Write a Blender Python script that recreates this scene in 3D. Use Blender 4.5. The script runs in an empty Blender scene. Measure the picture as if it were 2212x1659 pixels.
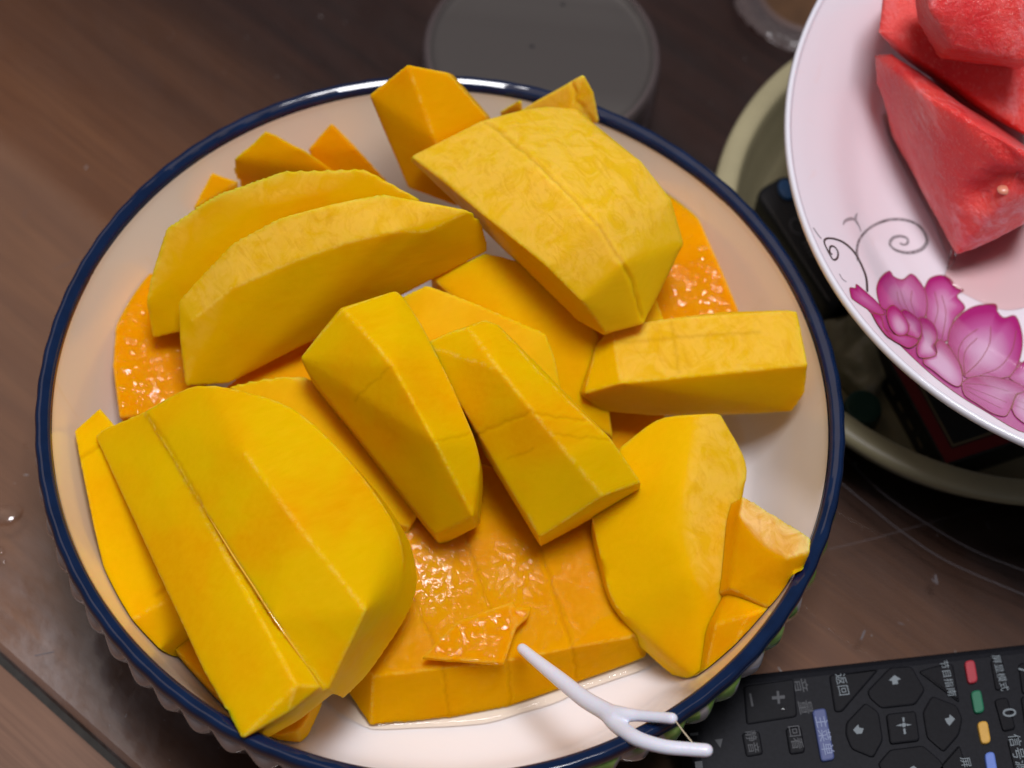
import bpy, bmesh, math, random
import numpy as np
from mathutils import Vector, Matrix, noise

random.seed(7); np.random.seed(7)
S = bpy.context.scene
COL = S.collection

# ------------------------------------------------------------------ camera
TILT, ROLL = math.radians(29.477), math.radians(6.485)
CAM = np.array([0.017207, -0.244401, 0.503502])
PW, PH, FPX = 2212.0, 1659.0, 4200.0
_c, _s = math.cos(TILT), math.sin(TILT)
_r, _u, _b = np.array([1, 0, 0.]), np.array([0, _c, _s]), np.array([0, -_s, _c])
_cr, _sr = math.cos(ROLL), math.sin(ROLL)
AX = np.array([_cr * _r + _sr * _u, -_sr * _r + _cr * _u, _b])
cd = bpy.data.cameras.new('camera')
cam = bpy.data.objects.new('camera', cd); COL.objects.link(cam)
M4 = Matrix(((AX[0][0], AX[1][0], AX[2][0], CAM[0]), (AX[0][1], AX[1][1], AX[2][1], CAM[1]),
             (AX[0][2], AX[1][2], AX[2][2], CAM[2]), (0, 0, 0, 1)))
cam.matrix_world = M4
cd.sensor_width = 36.0; cd.lens = FPX / PW * 36.0
cd.clip_start = 0.01; cd.clip_end = 50
cd.dof.use_dof = True; cd.dof.focus_distance = 0.485; cd.dof.aperture_fstop = 10
S.camera = cam

# ------------------------------------------------------------------ light and exposure
w = bpy.data.worlds.new('World'); S.world = w; w.use_nodes = True
w.node_tree.nodes['Background'].inputs[0].default_value = (0.86, 0.86, 1.0, 1)
w.node_tree.nodes['Background'].inputs[1].default_value = 0.125

def area(name, loc, target, sx, sy, power, col):
    l = bpy.data.lights.new(name, 'AREA'); l.shape = 'RECTANGLE'; l.size = sx; l.size_y = sy
    l.energy = power; l.color = col
    o = bpy.data.objects.new(name, l); COL.objects.link(o); o.location = loc
    o.rotation_euler = (Vector(target) - Vector(loc)).to_track_quat('-Z', 'Y').to_euler()
    return o
area('ceiling_lamp', (0.08, -0.04, 1.30), (0.08, -0.04, 0), 0.33, 0.33, 13.8, (0.97, 0.96, 1.0))
wall = area('added_warm_fill', (-0.45, 0.42, 1.50), (-0.45, 0.42, 0), 2.0, 0.95, 4.6, (1.0, 0.80, 0.66))  # added overhead fill, no real lamp; stands in for ceiling glow on the glass
wall.rotation_euler = (0, 0, math.radians(-36))
S.view_settings.view_transform = 'Standard'; S.view_settings.look = 'None'
S.view_settings.exposure = 0.0; S.view_settings.gamma = 1.0
S.render.engine = 'CYCLES'
S.cycles.use_denoising = True
S.cycles.max_bounces = 8; S.cycles.transparent_max_bounces = 12
S.cycles.caustics_reflective = False; S.cycles.caustics_refractive = False
S.cycles.sample_clamp_indirect = 4.0

# ------------------------------------------------------------------ measuring helpers
def ray(px, py):
    return np.array([(px - PW / 2) / FPX, (PH / 2 - py) / FPX, -1.0]) @ AX
def P(px, py, z):                       # photo point -> world point at height z millimetres
    d = ray(px, py); t = (z / 1000.0 - CAM[2]) / d[2]
    return CAM + d * t

# ------------------------------------------------------------------ material helpers
def new_mat(name):
    m = bpy.data.materials.new(name); m.use_nodes = True
    return m, m.node_tree, m.node_tree.nodes['Principled BSDF']
def node(nt, typ, **kw):
    n = nt.nodes.new(typ)
    for k, v in kw.items(): setattr(n, k, v)
    return n
def noise_tex(nt, scale, detail=4, rough=0.55, vec=None, dist=0.0):
    n = node(nt, 'ShaderNodeTexNoise'); n.inputs['Scale'].default_value = scale
    n.inputs['Detail'].default_value = detail; n.inputs['Roughness'].default_value = rough
    n.inputs['Distortion'].default_value = dist
    if vec is not None: nt.links.new(vec, n.inputs['Vector'])
    return n.outputs['Fac']
def objco(nt, scale=(1, 1, 1), rot=(0, 0, 0)):
    t = node(nt, 'ShaderNodeTexCoord'); mp = node(nt, 'ShaderNodeMapping')
    mp.vector_type = 'TEXTURE'
    mp.inputs['Scale'].default_value = [1.0 / x for x in scale]; mp.inputs['Rotation'].default_value = rot
    nt.links.new(t.outputs['Object'], mp.inputs['Vector']); return mp.outputs['Vector']
def rng(nt, fac, a, b, c=0.0, d=1.0):
    r = node(nt, 'ShaderNodeMapRange'); r.clamp = True
    for i, v in enumerate((a, b, c, d)): r.inputs[i + 1].default_value = v
    nt.links.new(fac, r.inputs[0]); return r.outputs[0]
def mix(nt, fac, a, b):
    m = node(nt, 'ShaderNodeMix', data_type='RGBA')
    for sock, v in ((m.inputs[0], fac), (m.inputs[6], a), (m.inputs[7], b)):
        if hasattr(v, 'is_output'): nt.links.new(v, sock)
        elif isinstance(v, (int, float)): sock.default_value = v
        else: sock.default_value = (*v, 1)
    return m.outputs[2]
def mul(nt, a, b):
    m = node(nt, 'ShaderNodeMath', operation='MULTIPLY')
    for i, v in enumerate((a, b)):
        if hasattr(v, 'is_output'): nt.links.new(v, m.inputs[i])
        else: m.inputs[i].default_value = v
    return m.outputs[0]
def bump(nt, h, strength, dist, prev=None):
    b = node(nt, 'ShaderNodeBump'); b.inputs['Strength'].default_value = strength
    b.inputs['Distance'].default_value = dist; nt.links.new(h, b.inputs['Height'])
    if prev is not None: nt.links.new(prev, b.inputs['Normal'])
    return b.outputs['Normal']
def attr(nt, name):
    return node(nt, 'ShaderNodeAttribute', attribute_name=name)
def plain(name, col, rough=0.4, spec=0.5, coat=0.0, sss=0.0, var=0.0, metal=0.0, scale=300, bmp=0.0):
    m, nt, b = new_mat(name)
    b.inputs['Roughness'].default_value = rough; b.inputs['Specular IOR Level'].default_value = spec
    b.inputs['Coat Weight'].default_value = coat; b.inputs['Coat Roughness'].default_value = 0.05
    b.inputs['Metallic'].default_value = metal
    if sss:
        b.inputs['Subsurface Weight'].default_value = sss
        b.inputs['Subsurface Radius'].default_value = (1, 0.9, 0.8); b.inputs['Subsurface Scale'].default_value = 0.0015
    f = noise_tex(nt, scale, 5, 0.6, objco(nt))
    c = mix(nt, rng(nt, f, 0.3, 0.7), tuple(x * (1 - var) for x in col), tuple(min(1, x * (1 + var)) for x in col))
    nt.links.new(c, b.inputs['Base Color'])
    if bmp: nt.links.new(bump(nt, noise_tex(nt, scale * 3, 3, 0.6, objco(nt)), bmp, 0.0004), b.inputs['Normal'])
    return m

def mango_mat(name, yellow, orange, peel, rough, wet, seed, glint=0.0):
    m, nt, b = new_mat(name)
    co = objco(nt); mp = node(nt, 'ShaderNodeMapping'); mp.inputs['Location'].default_value = (seed, seed * 1.7, 0)
    nt.links.new(co, mp.inputs['Vector']); v = mp.outputs['Vector']
    big = noise_tex(nt, 32, 3, 0.5, v, 0.4)
    c = mix(nt, rng(nt, big, 0.42, 0.64), yellow, orange)
    fibre_v = objco(nt, (0.25, 1.0, 1.0), (0.3, 0.2, 0.7))
    fib = noise_tex(nt, 700, 4, 0.65, fibre_v)
    c = mix(nt, rng(nt, fib, 0.35, 0.75, 0, 0.22), c, tuple(min(1, x * 1.18 + 0.01) for x in yellow))
    # outer, peeled side: paler, mottled with short darker fibres
    pe = attr(nt, 'peel')
    mot = noise_tex(nt, 130, 5, 0.62, v, 1.2)
    st_v = objco(nt, (1.0, 0.30, 1.0), (0.0, 0.3, 0.6))
    st = noise_tex(nt, 420, 4, 0.6, st_v, 0.8)
    pc = mix(nt, rng(nt, mot, 0.42, 0.62), tuple(min(0.9, 1.04 * x + 0.03) for x in peel), tuple(0.35 * a + 0.65 * bb for a, bb in zip(peel, yellow)))
    pc = mix(nt, rng(nt, st, 0.52, 0.70, 0, 0.52), pc, tuple(0.55 * o + 0.35 * p for o, p in zip(orange, peel)))
    c = mix(nt, pe.outputs['Fac'], c, pc)
    # raw cut edges dry out paler
    ed = attr(nt, 'edge').outputs['Fac']
    en = rng(nt, noise_tex(nt, 600, 4, 0.7, v), 0.44, 0.60)
    c = mix(nt, mul(nt, mul(nt, ed, en), 0.36), c, (0.84, 0.64, 0.16))
    gr = attr(nt, 'cut'); c = mix(nt, mul(nt, gr.outputs['Fac'], 0.38), c, tuple(x * 0.72 for x in orange))
    nt.links.new(c, b.inputs['Base Color'])
    b.inputs['Subsurface Weight'].default_value = 0.85
    b.inputs['Subsurface Radius'].default_value = (1.0, 0.45, 0.06)
    b.inputs['Subsurface Scale'].default_value = 0.0050
    rr = noise_tex(nt, 220, 4, 0.6, v)
    nt.links.new(rng(nt, rr, 0.3, 0.7, rough * 0.75, rough * 1.25), b.inputs['Roughness'])
    n2 = bump(nt, fib, 0.10, 0.0003)
    n2 = bump(nt, mul(nt, st, pe.outputs['Fac']), 0.10, 0.0005, n2)
    if wet:
        sp = noise_tex(nt, 900 if not glint else 560, 3, 0.55, v)
        n3 = bump(nt, sp, 0.40, 0.0006 + 0.0004 * glint)
        n3 = bump(nt, noise_tex(nt, 400, 3, 0.6, v), 0.28, 0.0008 + 0.0004 * glint, n3)
        film = attr(nt, 'wet').outputs['Fac'] if not glint else rng(nt, noise_tex(nt, 90, 3, 0.55, v), 0.40, 0.60, 0.5, 1.0)
        nt.links.new(mul(nt, mul(nt, rng(nt, noise_tex(nt, 640, 4, 0.65, v), 0.50 + 0.07 * glint, 0.58 + 0.03 * glint), film), wet), b.inputs['Coat Weight'])
        b.inputs['Coat Roughness'].default_value = 0.04; b.inputs['Coat IOR'].default_value = 1.6
        nt.links.new(n3, b.inputs['Coat Normal'])
        b.inputs['Specular IOR Level'].default_value = 0.0
    else:
        b.inputs['Specular IOR Level'].default_value = 0.02
    nt.links.new(n2, b.inputs['Normal'])
    return m

YEL, ORA = (0.77, 0.455, 0.0), (0.78, 0.35, 0.0)
MANGO = mango_mat('mango_flesh', YEL, (0.78, 0.39, 0.0), (0.76, 0.46, 0.022), 0.48, 0.0, 0.0)
MANGO_G = mango_mat('mango_flesh_greenish', (0.72, 0.445, 0.0), (0.74, 0.36, 0.0), (0.78, 0.50, 0.05), 0.48, 0.0, 0.31)
MANGO_O = mango_mat('mango_flesh_orange', (0.75, 0.36, 0.0), (0.74, 0.29, 0.0), (0.82, 0.52, 0.17), 0.45, 0.0, 0.57)
MANGO_W = mango_mat('mango_flesh_wet', (0.71, 0.335, 0.0), (0.71, 0.29, 0.0), (0.80, 0.45, 0.06), 0.45, 0.9, 0.83)
MANGO_GL = mango_mat('mango_flesh_glistening', (0.74, 0.325, 0.0), (0.73, 0.275, 0.0), (0.80, 0.45, 0.06), 0.45, 1.0, 1.83, 1.0)
MANGO_P = mango_mat('mango_flesh_pale', (0.77, 0.47, 0.004), (0.77, 0.40, 0.0), (0.76, 0.46, 0.026), 0.48, 0.0, 1.13)

# ------------------------------------------------------------------ object helpers
def link(o, parent=None):
    COL.objects.link(o)
    if parent is not None: o.parent = parent
    return o
def tag(o, label, cat, group=None, kind=None):
    o['label'] = label; o['category'] = cat
    if group: o['group'] = group
    if kind: o['kind'] = kind
    return o
def empty(name, loc, label, cat, group=None):
    o = bpy.data.objects.new(name, None); o.location = loc; o.empty_display_size = 0.01
    return tag(link(o), label, cat, group)
def mesh_obj(name, verts, faces, mat, parent=None, smooth=True, loc=None):
    """verts in world metres; the object's origin goes to loc (or the parent's location)."""
    v = np.asarray(verts, float)
    base = np.array(parent_loc(parent)) if parent is not None else (np.array(loc) if loc is not None else np.array([v[:, 0].mean(), v[:, 1].mean(), v[:, 2].min()]))
    me = bpy.data.meshes.new(name); me.from_pydata((v - base).tolist(), [], [list(f) for f in faces])
    me.validate(); me.update()
    if mat is not None: me.materials.append(mat)
    if smooth: me.polygons.foreach_set('use_smooth', [True] * len(me.polygons))
    o = bpy.data.objects.new(name, me); link(o, parent)
    if parent is None: o.location = base
    return o
def parent_loc(p):
    l = np.zeros(3)
    while p is not None: l = l + np.array(p.location); p = p.parent
    return l
def fix_normals(me):
    bm = bmesh.new(); bm.from_mesh(me); bmesh.ops.recalc_face_normals(bm, faces=bm.faces[:]); bm.to_mesh(me); bm.free()
def lathe(name, prof, n, mat, parent=None, loc=(0, 0, 0), frame=None, rfun=None, close=False):
    """prof: list of (r, z) metres, turned round the local z axis; rfun(theta, r, z, i) -> r."""
    vs, fs = [], []; k = len(prof)
    F = np.eye(3) if frame is None else frame
    for j in range(n):
        th = 2 * math.pi * j / n
        for i, (r, z) in enumerate(prof):
            rr = rfun(th, r, z, i) if rfun else r
            vs.append(np.array(loc) + F @ np.array([rr * math.cos(th), rr * math.sin(th), z]))
    for j in range(n):
        a, b2 = j * k, ((j + 1) % n) * k
        for i in range(k if close else k - 1):
            i2 = (i + 1) % k
            fs.append((a + i, b2 + i, b2 + i2, a + i2))
    o = mesh_obj(name, vs, fs, mat, parent, loc=None if parent is not None else loc)
    bm = bmesh.new(); bm.from_mesh(o.data); bmesh.ops.remove_doubles(bm, verts=bm.verts[:], dist=1e-6)
    bmesh.ops.recalc_face_normals(bm, faces=bm.faces[:]); bm.to_mesh(o.data); bm.free()
    o.data.polygons.foreach_set('use_smooth', [True] * len(o.data.polygons))
    return o
def smooth_prof(pts, n=60):
    """Catmull-Rom through (r,z) points."""
    p = np.array(pts, float); p = np.vstack([2 * p[0] - p[1], p, 2 * p[-1] - p[-2]])
    out = []; seg = len(p) - 3; per = max(2, n // seg)
    for i in range(seg):
        a, b2, c2, d = p[i:i + 4]
        for t in np.linspace(0, 1, per, endpoint=False):
            out.append(0.5 * ((2 * b2) + (-a + c2) * t + (2 * a - 5 * b2 + 4 * c2 - d) * t * t + (-a + 3 * b2 - 3 * c2 + d) * t ** 3))
    out.append(p[-2]); return [tuple(x) for x in out]
def tube(pts, rad, n=10, cap=True):
    """swept tube through world points; rad scalar or list. Returns verts, faces."""
    pts = [np.array(p, float) for p in pts]; k = len(pts)
    if not hasattr(rad, '__len__'): rad = [rad] * k
    vs, fs = [], []; up = np.array([0, 0, 1.0])
    for i, p in enumerate(pts):
        t = pts[min(i + 1, k - 1)] - pts[max(i - 1, 0)]; t = t / np.linalg.norm(t)
        a = np.cross(t, up)
        if np.linalg.norm(a) < 1e-4: a = np.cross(t, np.array([1.0, 0, 0]))
        a /= np.linalg.norm(a); b2 = np.cross(a, t)
        for j in range(n):
            q = 2 * math.pi * j / n; vs.append(p + rad[i] * (math.cos(q) * a + math.sin(q) * b2))
    for i in range(k - 1):
        for j in range(n):
            j2 = (j + 1) % n; fs.append((i * n + j, i * n + j2, (i + 1) * n + j2, (i + 1) * n + j))
    if cap: fs.append(tuple(range(n))[::-1]); fs.append(tuple((k - 1) * n + j for j in range(n)))
    return vs, fs
def curve_pts(ctrl, n=40):
    p = np.array(ctrl, float); p = np.vstack([2 * p[0] - p[1], p, 2 * p[-1] - p[-2]]); out = []
    seg = len(p) - 3
    for i in range(seg):
        a, b2, c2, d = p[i:i + 4]
        for t in np.linspace(0, 1, max(2, n // seg), endpoint=False):
            out.append(0.5 * ((2 * b2) + (-a + c2) * t + (2 * a - 5 * b2 + 4 * c2 - d) * t * t + (-a + 3 * b2 - 3 * c2 + d) * t ** 3))
    out.append(p[-2]); return np.array(out)
def hull_bm(points):
    bm = bmesh.new()
    for p in points: bm.verts.new(tuple(p))
    r = bmesh.ops.convex_hull(bm, input=bm.verts[:])
    bmesh.ops.delete(bm, geom=[v for v in bm.verts if not v.link_faces], context='VERTS')
    bmesh.ops.recalc_face_normals(bm, faces=bm.faces[:])
    return bm
def remeshed(bm, vox, smooth_it):
    """several overlapping solids -> one even skin."""
    me = bpy.data.meshes.new('tmp'); bm.to_mesh(me); bm.free()
    o = bpy.data.objects.new('tmp', me); COL.objects.link(o)
    md = o.modifiers.new('r', 'REMESH'); md.mode = 'VOXEL'; md.voxel_size = vox
    if smooth_it:
        ms = o.modifiers.new('s', 'SMOOTH'); ms.factor = 0.5; ms.iterations = smooth_it
    dg = bpy.context.evaluated_depsgraph_get()
    out = bpy.data.meshes.new_from_object(o.evaluated_get(dg), depsgraph=dg)
    bpy.data.objects.remove(o); bpy.data.meshes.remove(me)
    return out

# inner profile of the mango bowl (mm): r -> used to keep fruit inside the wall
BOWL_IN = [(0.0, 10.0), (64, 10.1), (79, 11.6), (86.5, 16), (91, 24), (94.8, 35.5), (98.2, 48), (100.2, 56), (100.6, 59)]
_bz = np.array([z for r, z in BOWL_IN]); _br = np.array([r for r, z in BOWL_IN])
def keep_in_bowl(co):
    r = np.hypot(co[:, 0], co[:, 1]) * 1000; z = co[:, 2] * 1000
    lim = np.interp(z, _bz, _br) - 0.4
    k = np.where((z < 60) & (r > lim) & (z > 10.5) & (r < 125), lim / np.maximum(r, 1e-6), 1.0)
    co[:, 0] *= k; co[:, 1] *= k
    co[:, 2] = np.maximum(co[:, 2], 0.0107)
    # rest on top of the rim, not in it
    r = np.hypot(co[:, 0], co[:, 1]) * 1000
    over = (r > 100.3) & (r < 106.5) & (co[:, 2] * 1000 > 58) & (co[:, 2] * 1000 < 63.2)
    co[over, 2] = 0.0632
    return co

def cv(pts, n=5):
    """corner points of a rounded outline -> many points along a smooth curve through them."""
    return [tuple(p) for p in curve_pts(pts, n * (len(pts) - 1))]
def fruit(name, label, cat, hulls, mat, peel=None, cuts=(), vox=0.00058, sm=2, amp=0.00016, group=None, bowl=True, keep=36, soft=30, wetspots=()):
    """hulls: list of (visible corners [(px,py,zmm)], thickness vector mm or None, more corners)."""
    bm = bmesh.new(); sharp = []
    for top, ext, extra in hulls:
        pts = [P(*v) for v in top]
        if ext is not None: pts = pts + [p + np.array(ext) / 1000.0 for p in pts]
        pts += [P(*v) for v in extra]
        h = hull_bm(pts)
        for e_ in h.edges:
            if len(e_.link_faces) == 2 and e_.calc_face_angle(0) > math.radians(keep): sharp.append((np.array(e_.verts[0].co), np.array(e_.verts[1].co)))
        tmp = bpy.data.meshes.new('t'); h.to_mesh(tmp); h.free(); bm.from_mesh(tmp); bpy.data.meshes.remove(tmp)
    me = remeshed(bm, vox, sm); me.name = name
    n = len(me.vertices); co = np.empty(n * 3); me.vertices.foreach_get('co', co); co = co.reshape(-1, 3)
    ne = len(me.edges); ee = np.empty(ne * 2, int); me.edges.foreach_get('vertices', ee); ee = ee.reshape(-1, 2)
    deg = np.maximum(np.bincount(ee.ravel(), minlength=n), 1)[:, None]
    def relax(c_, wt, times):
        for _ in range(times):
            a_ = np.zeros_like(c_)
            for k_ in range(3):
                a_[:, k_] = np.bincount(ee[:, 0], c_[ee[:, 1], k_], n) + np.bincount(ee[:, 1], c_[ee[:, 0], k_], n)
            c_ = c_ + wt[:, None] * (a_ / deg - c_)
        return c_
    ds = np.full(n, 1.0)
    for a, b2 in sharp:
        ab = b2 - a; t = np.clip(((co - a) @ ab) / (ab @ ab), 0, 1)
        ds = np.minimum(ds, np.linalg.norm(co - a - t[:, None] * ab, axis=1))
    # low ridges melt into one another, true knife edges stay crisp
    ds0 = ds
    co = relax(co, 0.6 * np.clip((ds - 0.0007) / 0.0025, 0, 1), soft)
    me.vertices.foreach_set('co', co.ravel()); me.update()
    no = np.empty(n * 3); me.vertices.foreach_get('normal', no); no = no.reshape(-1, 3)
    sd = random.random() * 10
    d = np.empty(n)
    for i in range(n):
        x, y, z = co[i]
        d[i] = 0.9 * noise.noise((x * 60 + sd, y * 60, z * 60)) + 0.22 * noise.noise((x * 420 + sd, y * 420, z * 420))
    disp = d * amp
    cutv = np.zeros(n)
    qq = (co - CAM) @ AX.T; dep = -qq[:, 2]; ux, uy = PW / 2 + FPX * qq[:, 0] / dep, PH / 2 - FPX * qq[:, 1] / dep
    def on_skin(x_, y_):                   # where a knife line met the piece's outer skin
        k_ = np.where((ux - x_) ** 2 + (uy - y_) ** 2 < 49)[0]
        return co[k_[dep[k_].argmin()]] if len(k_) else None
    for line, depth, width in cuts:
        ps = []
        for a, b2 in zip(line[:-1], line[1:]):
            m_ = max(2, int(math.hypot(b2[0] - a[0], b2[1] - a[1]) / 8))
            for t in np.linspace(0, 1, m_, endpoint=False): ps.append(on_skin(a[0] + (b2[0] - a[0]) * t, a[1] + (b2[1] - a[1]) * t))
        ps.append(on_skin(line[-1][0], line[-1][1])); ps = [p_ for p_ in ps if p_ is not None]
        ps = [p_ for i_, p_ in enumerate(ps) if i_ == 0 or np.linalg.norm(p_ - ps[i_ - 1]) > 1e-6]
        dm = np.full(n, 1e9)
        for a, b2 in zip(ps[:-1], ps[1:]):
            ab = b2 - a; t = np.clip(((co - a) @ ab) / (ab @ ab), 0, 1)
            dm = np.minimum(dm, np.linalg.norm(co - a - t[:, None] * ab, axis=1))
        g = np.exp(-(dm / (width / 1000.0)) ** 2)
        disp -= g * depth / 1000.0; cutv = np.maximum(cutv, g)
    co = co + no * disp[:, None]
    if cuts: co = relax(co, 0.5 * np.clip(cutv * 3, 0, 1), 3)
    if bowl: co = keep_in_bowl(co)
    base = np.array([co[:, 0].mean(), co[:, 1].mean(), co[:, 2].min()])
    me.vertices.foreach_set('co', (co - base).ravel())
    pa = me.attributes.new('peel', 'FLOAT', 'POINT'); ca = me.attributes.new('cut', 'FLOAT', 'POINT'); ea = me.attributes.new('edge', 'FLOAT', 'POINT')
    wv_ = np.full(n, 0.05)
    for x_, y_, z_, r_, a_ in wetspots: wv_ = np.maximum(wv_, a_ * np.clip(1.6 - 1.6 * np.linalg.norm(co - P(x_, y_, z_), axis=1) / (r_ / 1000), 0, 1))
    wa = me.attributes.new('wet', 'FLOAT', 'POINT'); wa.data.foreach_set('value', wv_)
    ea.data.foreach_set('value', np.exp(-(ds0 / 0.00042) ** 2))
    pv = np.zeros(n)
    if peel:
        for (px_, py_, pz_, th) in peel:
            dv = np.array([px_, py_, pz_]); dv = dv / np.linalg.norm(dv)
            pv = np.maximum(pv, np.clip((no @ dv - th) / 0.12 + 0.5, 0, 1))
    pa.data.foreach_set('value', pv); ca.data.foreach_set('value', cutv)
    me.materials.clear(); me.materials.append(mat)
    me.polygons.foreach_set('use_smooth', [True] * len(me.polygons)); me.update()
    o = bpy.data.objects.new(name, me); link(o); o.location = base
    return tag(o, label, cat, group)

# ================================================================== THE TABLE
def wood(name, dark, mid, rot, dark_zone=None):
    m, nt, b = new_mat(name)
    v = objco(nt, (0.07, 1.0, 1.0), (0, 0, rot))
    g1 = noise_tex(nt, 130, 6, 0.62, v, 0.3)
    v2 = objco(nt, (0.035, 1.0, 1.0), (0, 0, rot))
    g2 = noise_tex(nt, 600, 4, 0.65, v2)
    big = noise_tex(nt, 9, 3, 0.5, objco(nt, (0.4, 1.0, 1.0), (0, 0, rot)))
    c = mix(nt, rng(nt, g1, 0.30, 0.70), dark, mid)
    c = mix(nt, rng(nt, g2, 0.45, 0.75, 0, 0.5), c, tuple(x * 0.6 for x in dark))
    c = mix(nt, rng(nt, big, 0.35, 0.65, 0, 0.45), c, tuple(x * 0.65 for x in dark))
    if dark_zone:                              # darker past a soft line that runs with the grain
        tc = node(nt, 'ShaderNodeTexCoord'); dp = node(nt, 'ShaderNodeVectorMath', operation='DOT_PRODUCT'); dp.inputs[1].default_value = dark_zone[0]
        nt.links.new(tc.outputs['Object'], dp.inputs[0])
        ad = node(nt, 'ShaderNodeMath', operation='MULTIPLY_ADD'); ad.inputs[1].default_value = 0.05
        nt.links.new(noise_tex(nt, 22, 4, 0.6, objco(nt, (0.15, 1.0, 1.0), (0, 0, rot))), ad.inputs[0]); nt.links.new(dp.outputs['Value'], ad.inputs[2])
        dk = mix(nt, rng(nt, g1, 0.30, 0.70), dark_zone[2], dark_zone[3])
        c = mix(nt, rng(nt, ad.outputs[0], dark_zone[1] - 0.045, dark_zone[1] + 0.022), c, dk)
    nt.links.new(c, b.inputs['Base Color']); b.inputs['Roughness'].default_value = 0.45
    b.inputs['Specular IOR Level'].default_value = 0.3
    nt.links.new(bump(nt, g2, 0.12, 0.0003), b.inputs['Normal'])
    return m
L0a, L0b = P(0, 1387, 0), P(306, 1659, 0)
ed = (L0b - L0a); ed /= np.linalg.norm(ed); nrm = np.array([ed[1], -ed[0], 0])      # nrm points off the glass (towards the corner)
if nrm @ (P(0, 1659, 0) - L0a) < 0: nrm = -nrm
GRAIN = math.atan2(ed[1], ed[0])
off = float((L0a * np.array([1, 1, 0])) @ (-nrm))
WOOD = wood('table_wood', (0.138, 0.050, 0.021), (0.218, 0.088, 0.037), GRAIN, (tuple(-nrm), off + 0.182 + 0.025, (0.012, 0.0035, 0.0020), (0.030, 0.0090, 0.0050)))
WOOD2 = wood('bare_table_wood', (0.13, 0.063, 0.037), (0.22, 0.115, 0.070), GRAIN)
ZW = -0.0080
tab = empty('wooden_table', (0, 0, ZW), 'brown wooden table with straight grain under a clear glass sheet', 'table')
big = 0.75
def quadgrid(c, e1, e2, n1=1, n2=1):
    return [c, c + e1, c + e1 + e2, c + e2], [(0, 1, 2, 3)]
E1, N1 = ed, -nrm
o0 = L0a * np.array([1, 1, 0]) + np.array([0, 0, ZW])
def slab(name, a, d1, d2, z0, z1, mat, parent=None):
    c = [a, a + d1, a + d1 + d2, a + d2]
    vs = [np.array([p[0], p[1], z1]) for p in c] + [np.array([p[0], p[1], z0]) for p in c]
    o = mesh_obj(name, vs, [(0, 1, 2, 3), (7, 6, 5, 4), (0, 4, 5, 1), (1, 5, 6, 2), (2, 6, 7, 3), (3, 7, 4, 0)], mat, parent, smooth=False,
                 loc=None if parent is not None else None)
    fix_normals(o.data); return o
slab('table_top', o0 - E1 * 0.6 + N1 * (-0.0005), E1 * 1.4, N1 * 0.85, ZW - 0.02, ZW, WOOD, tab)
slab('table_border', o0 - E1 * 0.6 - N1 * 0.25, E1 * 1.4, N1 * 0.2475, ZW - 0.02, ZW + 0.0006, WOOD2, tab)

# glass sheet: clear top, bevelled and ground grey edge
gm, nt, b = new_mat('clear_glass')
for n_ in list(nt.nodes):
    if n_.type != 'OUTPUT_MATERIAL': nt.nodes.remove(n_)
out = [n_ for n_ in nt.nodes if n_.type == 'OUTPUT_MATERIAL'][0]
tr = node(nt, 'ShaderNodeBsdfTransparent'); tr.inputs[0].default_value = (0.97, 0.985, 0.975, 1)
gl = node(nt, 'ShaderNodeBsdfGlossy'); gl.inputs['Roughness'].default_value = 0.02
fr = node(nt, 'ShaderNodeFresnel'); fr.inputs[0].default_value = 1.52
smear = noise_tex(nt, 55, 6, 0.65, objco(nt, (1.0, 0.6, 1.0), (0, 0, 0.6)))
nt.links.new(rng(nt, smear, 0.40, 0.72, 0.015, 0.06), gl.inputs['Roughness'])
mx = node(nt, 'ShaderNodeMixShader'); nt.links.new(fr.outputs[0], mx.inputs[0])
nt.links.new(tr.outputs[0], mx.inputs[1]); nt.links.new(gl.outputs[0], mx.inputs[2])
# dried wipe marks in a faint film; the lower-left patch also paints pale glare
df = node(nt, 'ShaderNodeBsdfDiffuse'); df.inputs[0].default_value = (0.75, 0.75, 0.78, 1)
mx2 = node(nt, 'ShaderNodeMixShader')
sm2 = noise_tex(nt, 60, 7, 0.72, objco(nt, (1.0, 0.5, 1.0), (0, 0, 0.5)))
gpos = node(nt, 'ShaderNodeTexCoord'); gd = node(nt, 'ShaderNodeVectorMath', operation='DISTANCE'); gd.inputs[1].default_value = tuple(P(190, 1430, 0) - o0 + np.array([0, 0, ZW]))
nt.links.new(gpos.outputs['Object'], gd.inputs[0])
patch = rng(nt, gd.outputs['Value'], 0.012, 0.050, 1.0, 0.03)
nt.links.new(mul(nt, rng(nt, sm2, 0.40, 0.72, 0.02, 0.26), patch), mx2.inputs[0])
nt.links.new(mx.outputs[0], mx2.inputs[1]); nt.links.new(df.outputs[0], mx2.inputs[2])
nt.links.new(mx2.outputs[0], out.inputs[0])
GLASS = gm
GEDGE = plain('ground_glass_edge', (0.075, 0.075, 0.070), 0.45, 0.3, var=0.15)
gs = empty('glass_sheet', tuple(o0 + np.array([0, 0, -ZW])), 'clear glass sheet with a slanted grey edge on the wooden table', 'glass sheet')
L1a = P(0, 1415, -5.0); L1b = P(270.6, 1659, -5.0); L2a = P(0, 1436, -7.3); L2b = P(247, 1659, -7.3)
A0, A1, A2 = [np.array(x) - E1 * 0.02 for x in (L0a, L1a, L2a)]
e = E1 * 0.75; e2 = -E1 * 0.45
def strip(pa, pb): return pa + e2, pa + e, pb + e, pb + e2
vs = [A0 + e2, A0 + e, A0 + e + N1 * 0.8, A0 + e2 + N1 * 0.8]
mesh_obj('sheet', vs, [(0, 1, 2, 3)], GLASS, gs, smooth=False)
q = strip(A1, A0); mesh_obj('bevel', q, [(0, 1, 2, 3)], GLASS, gs, smooth=False)
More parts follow.
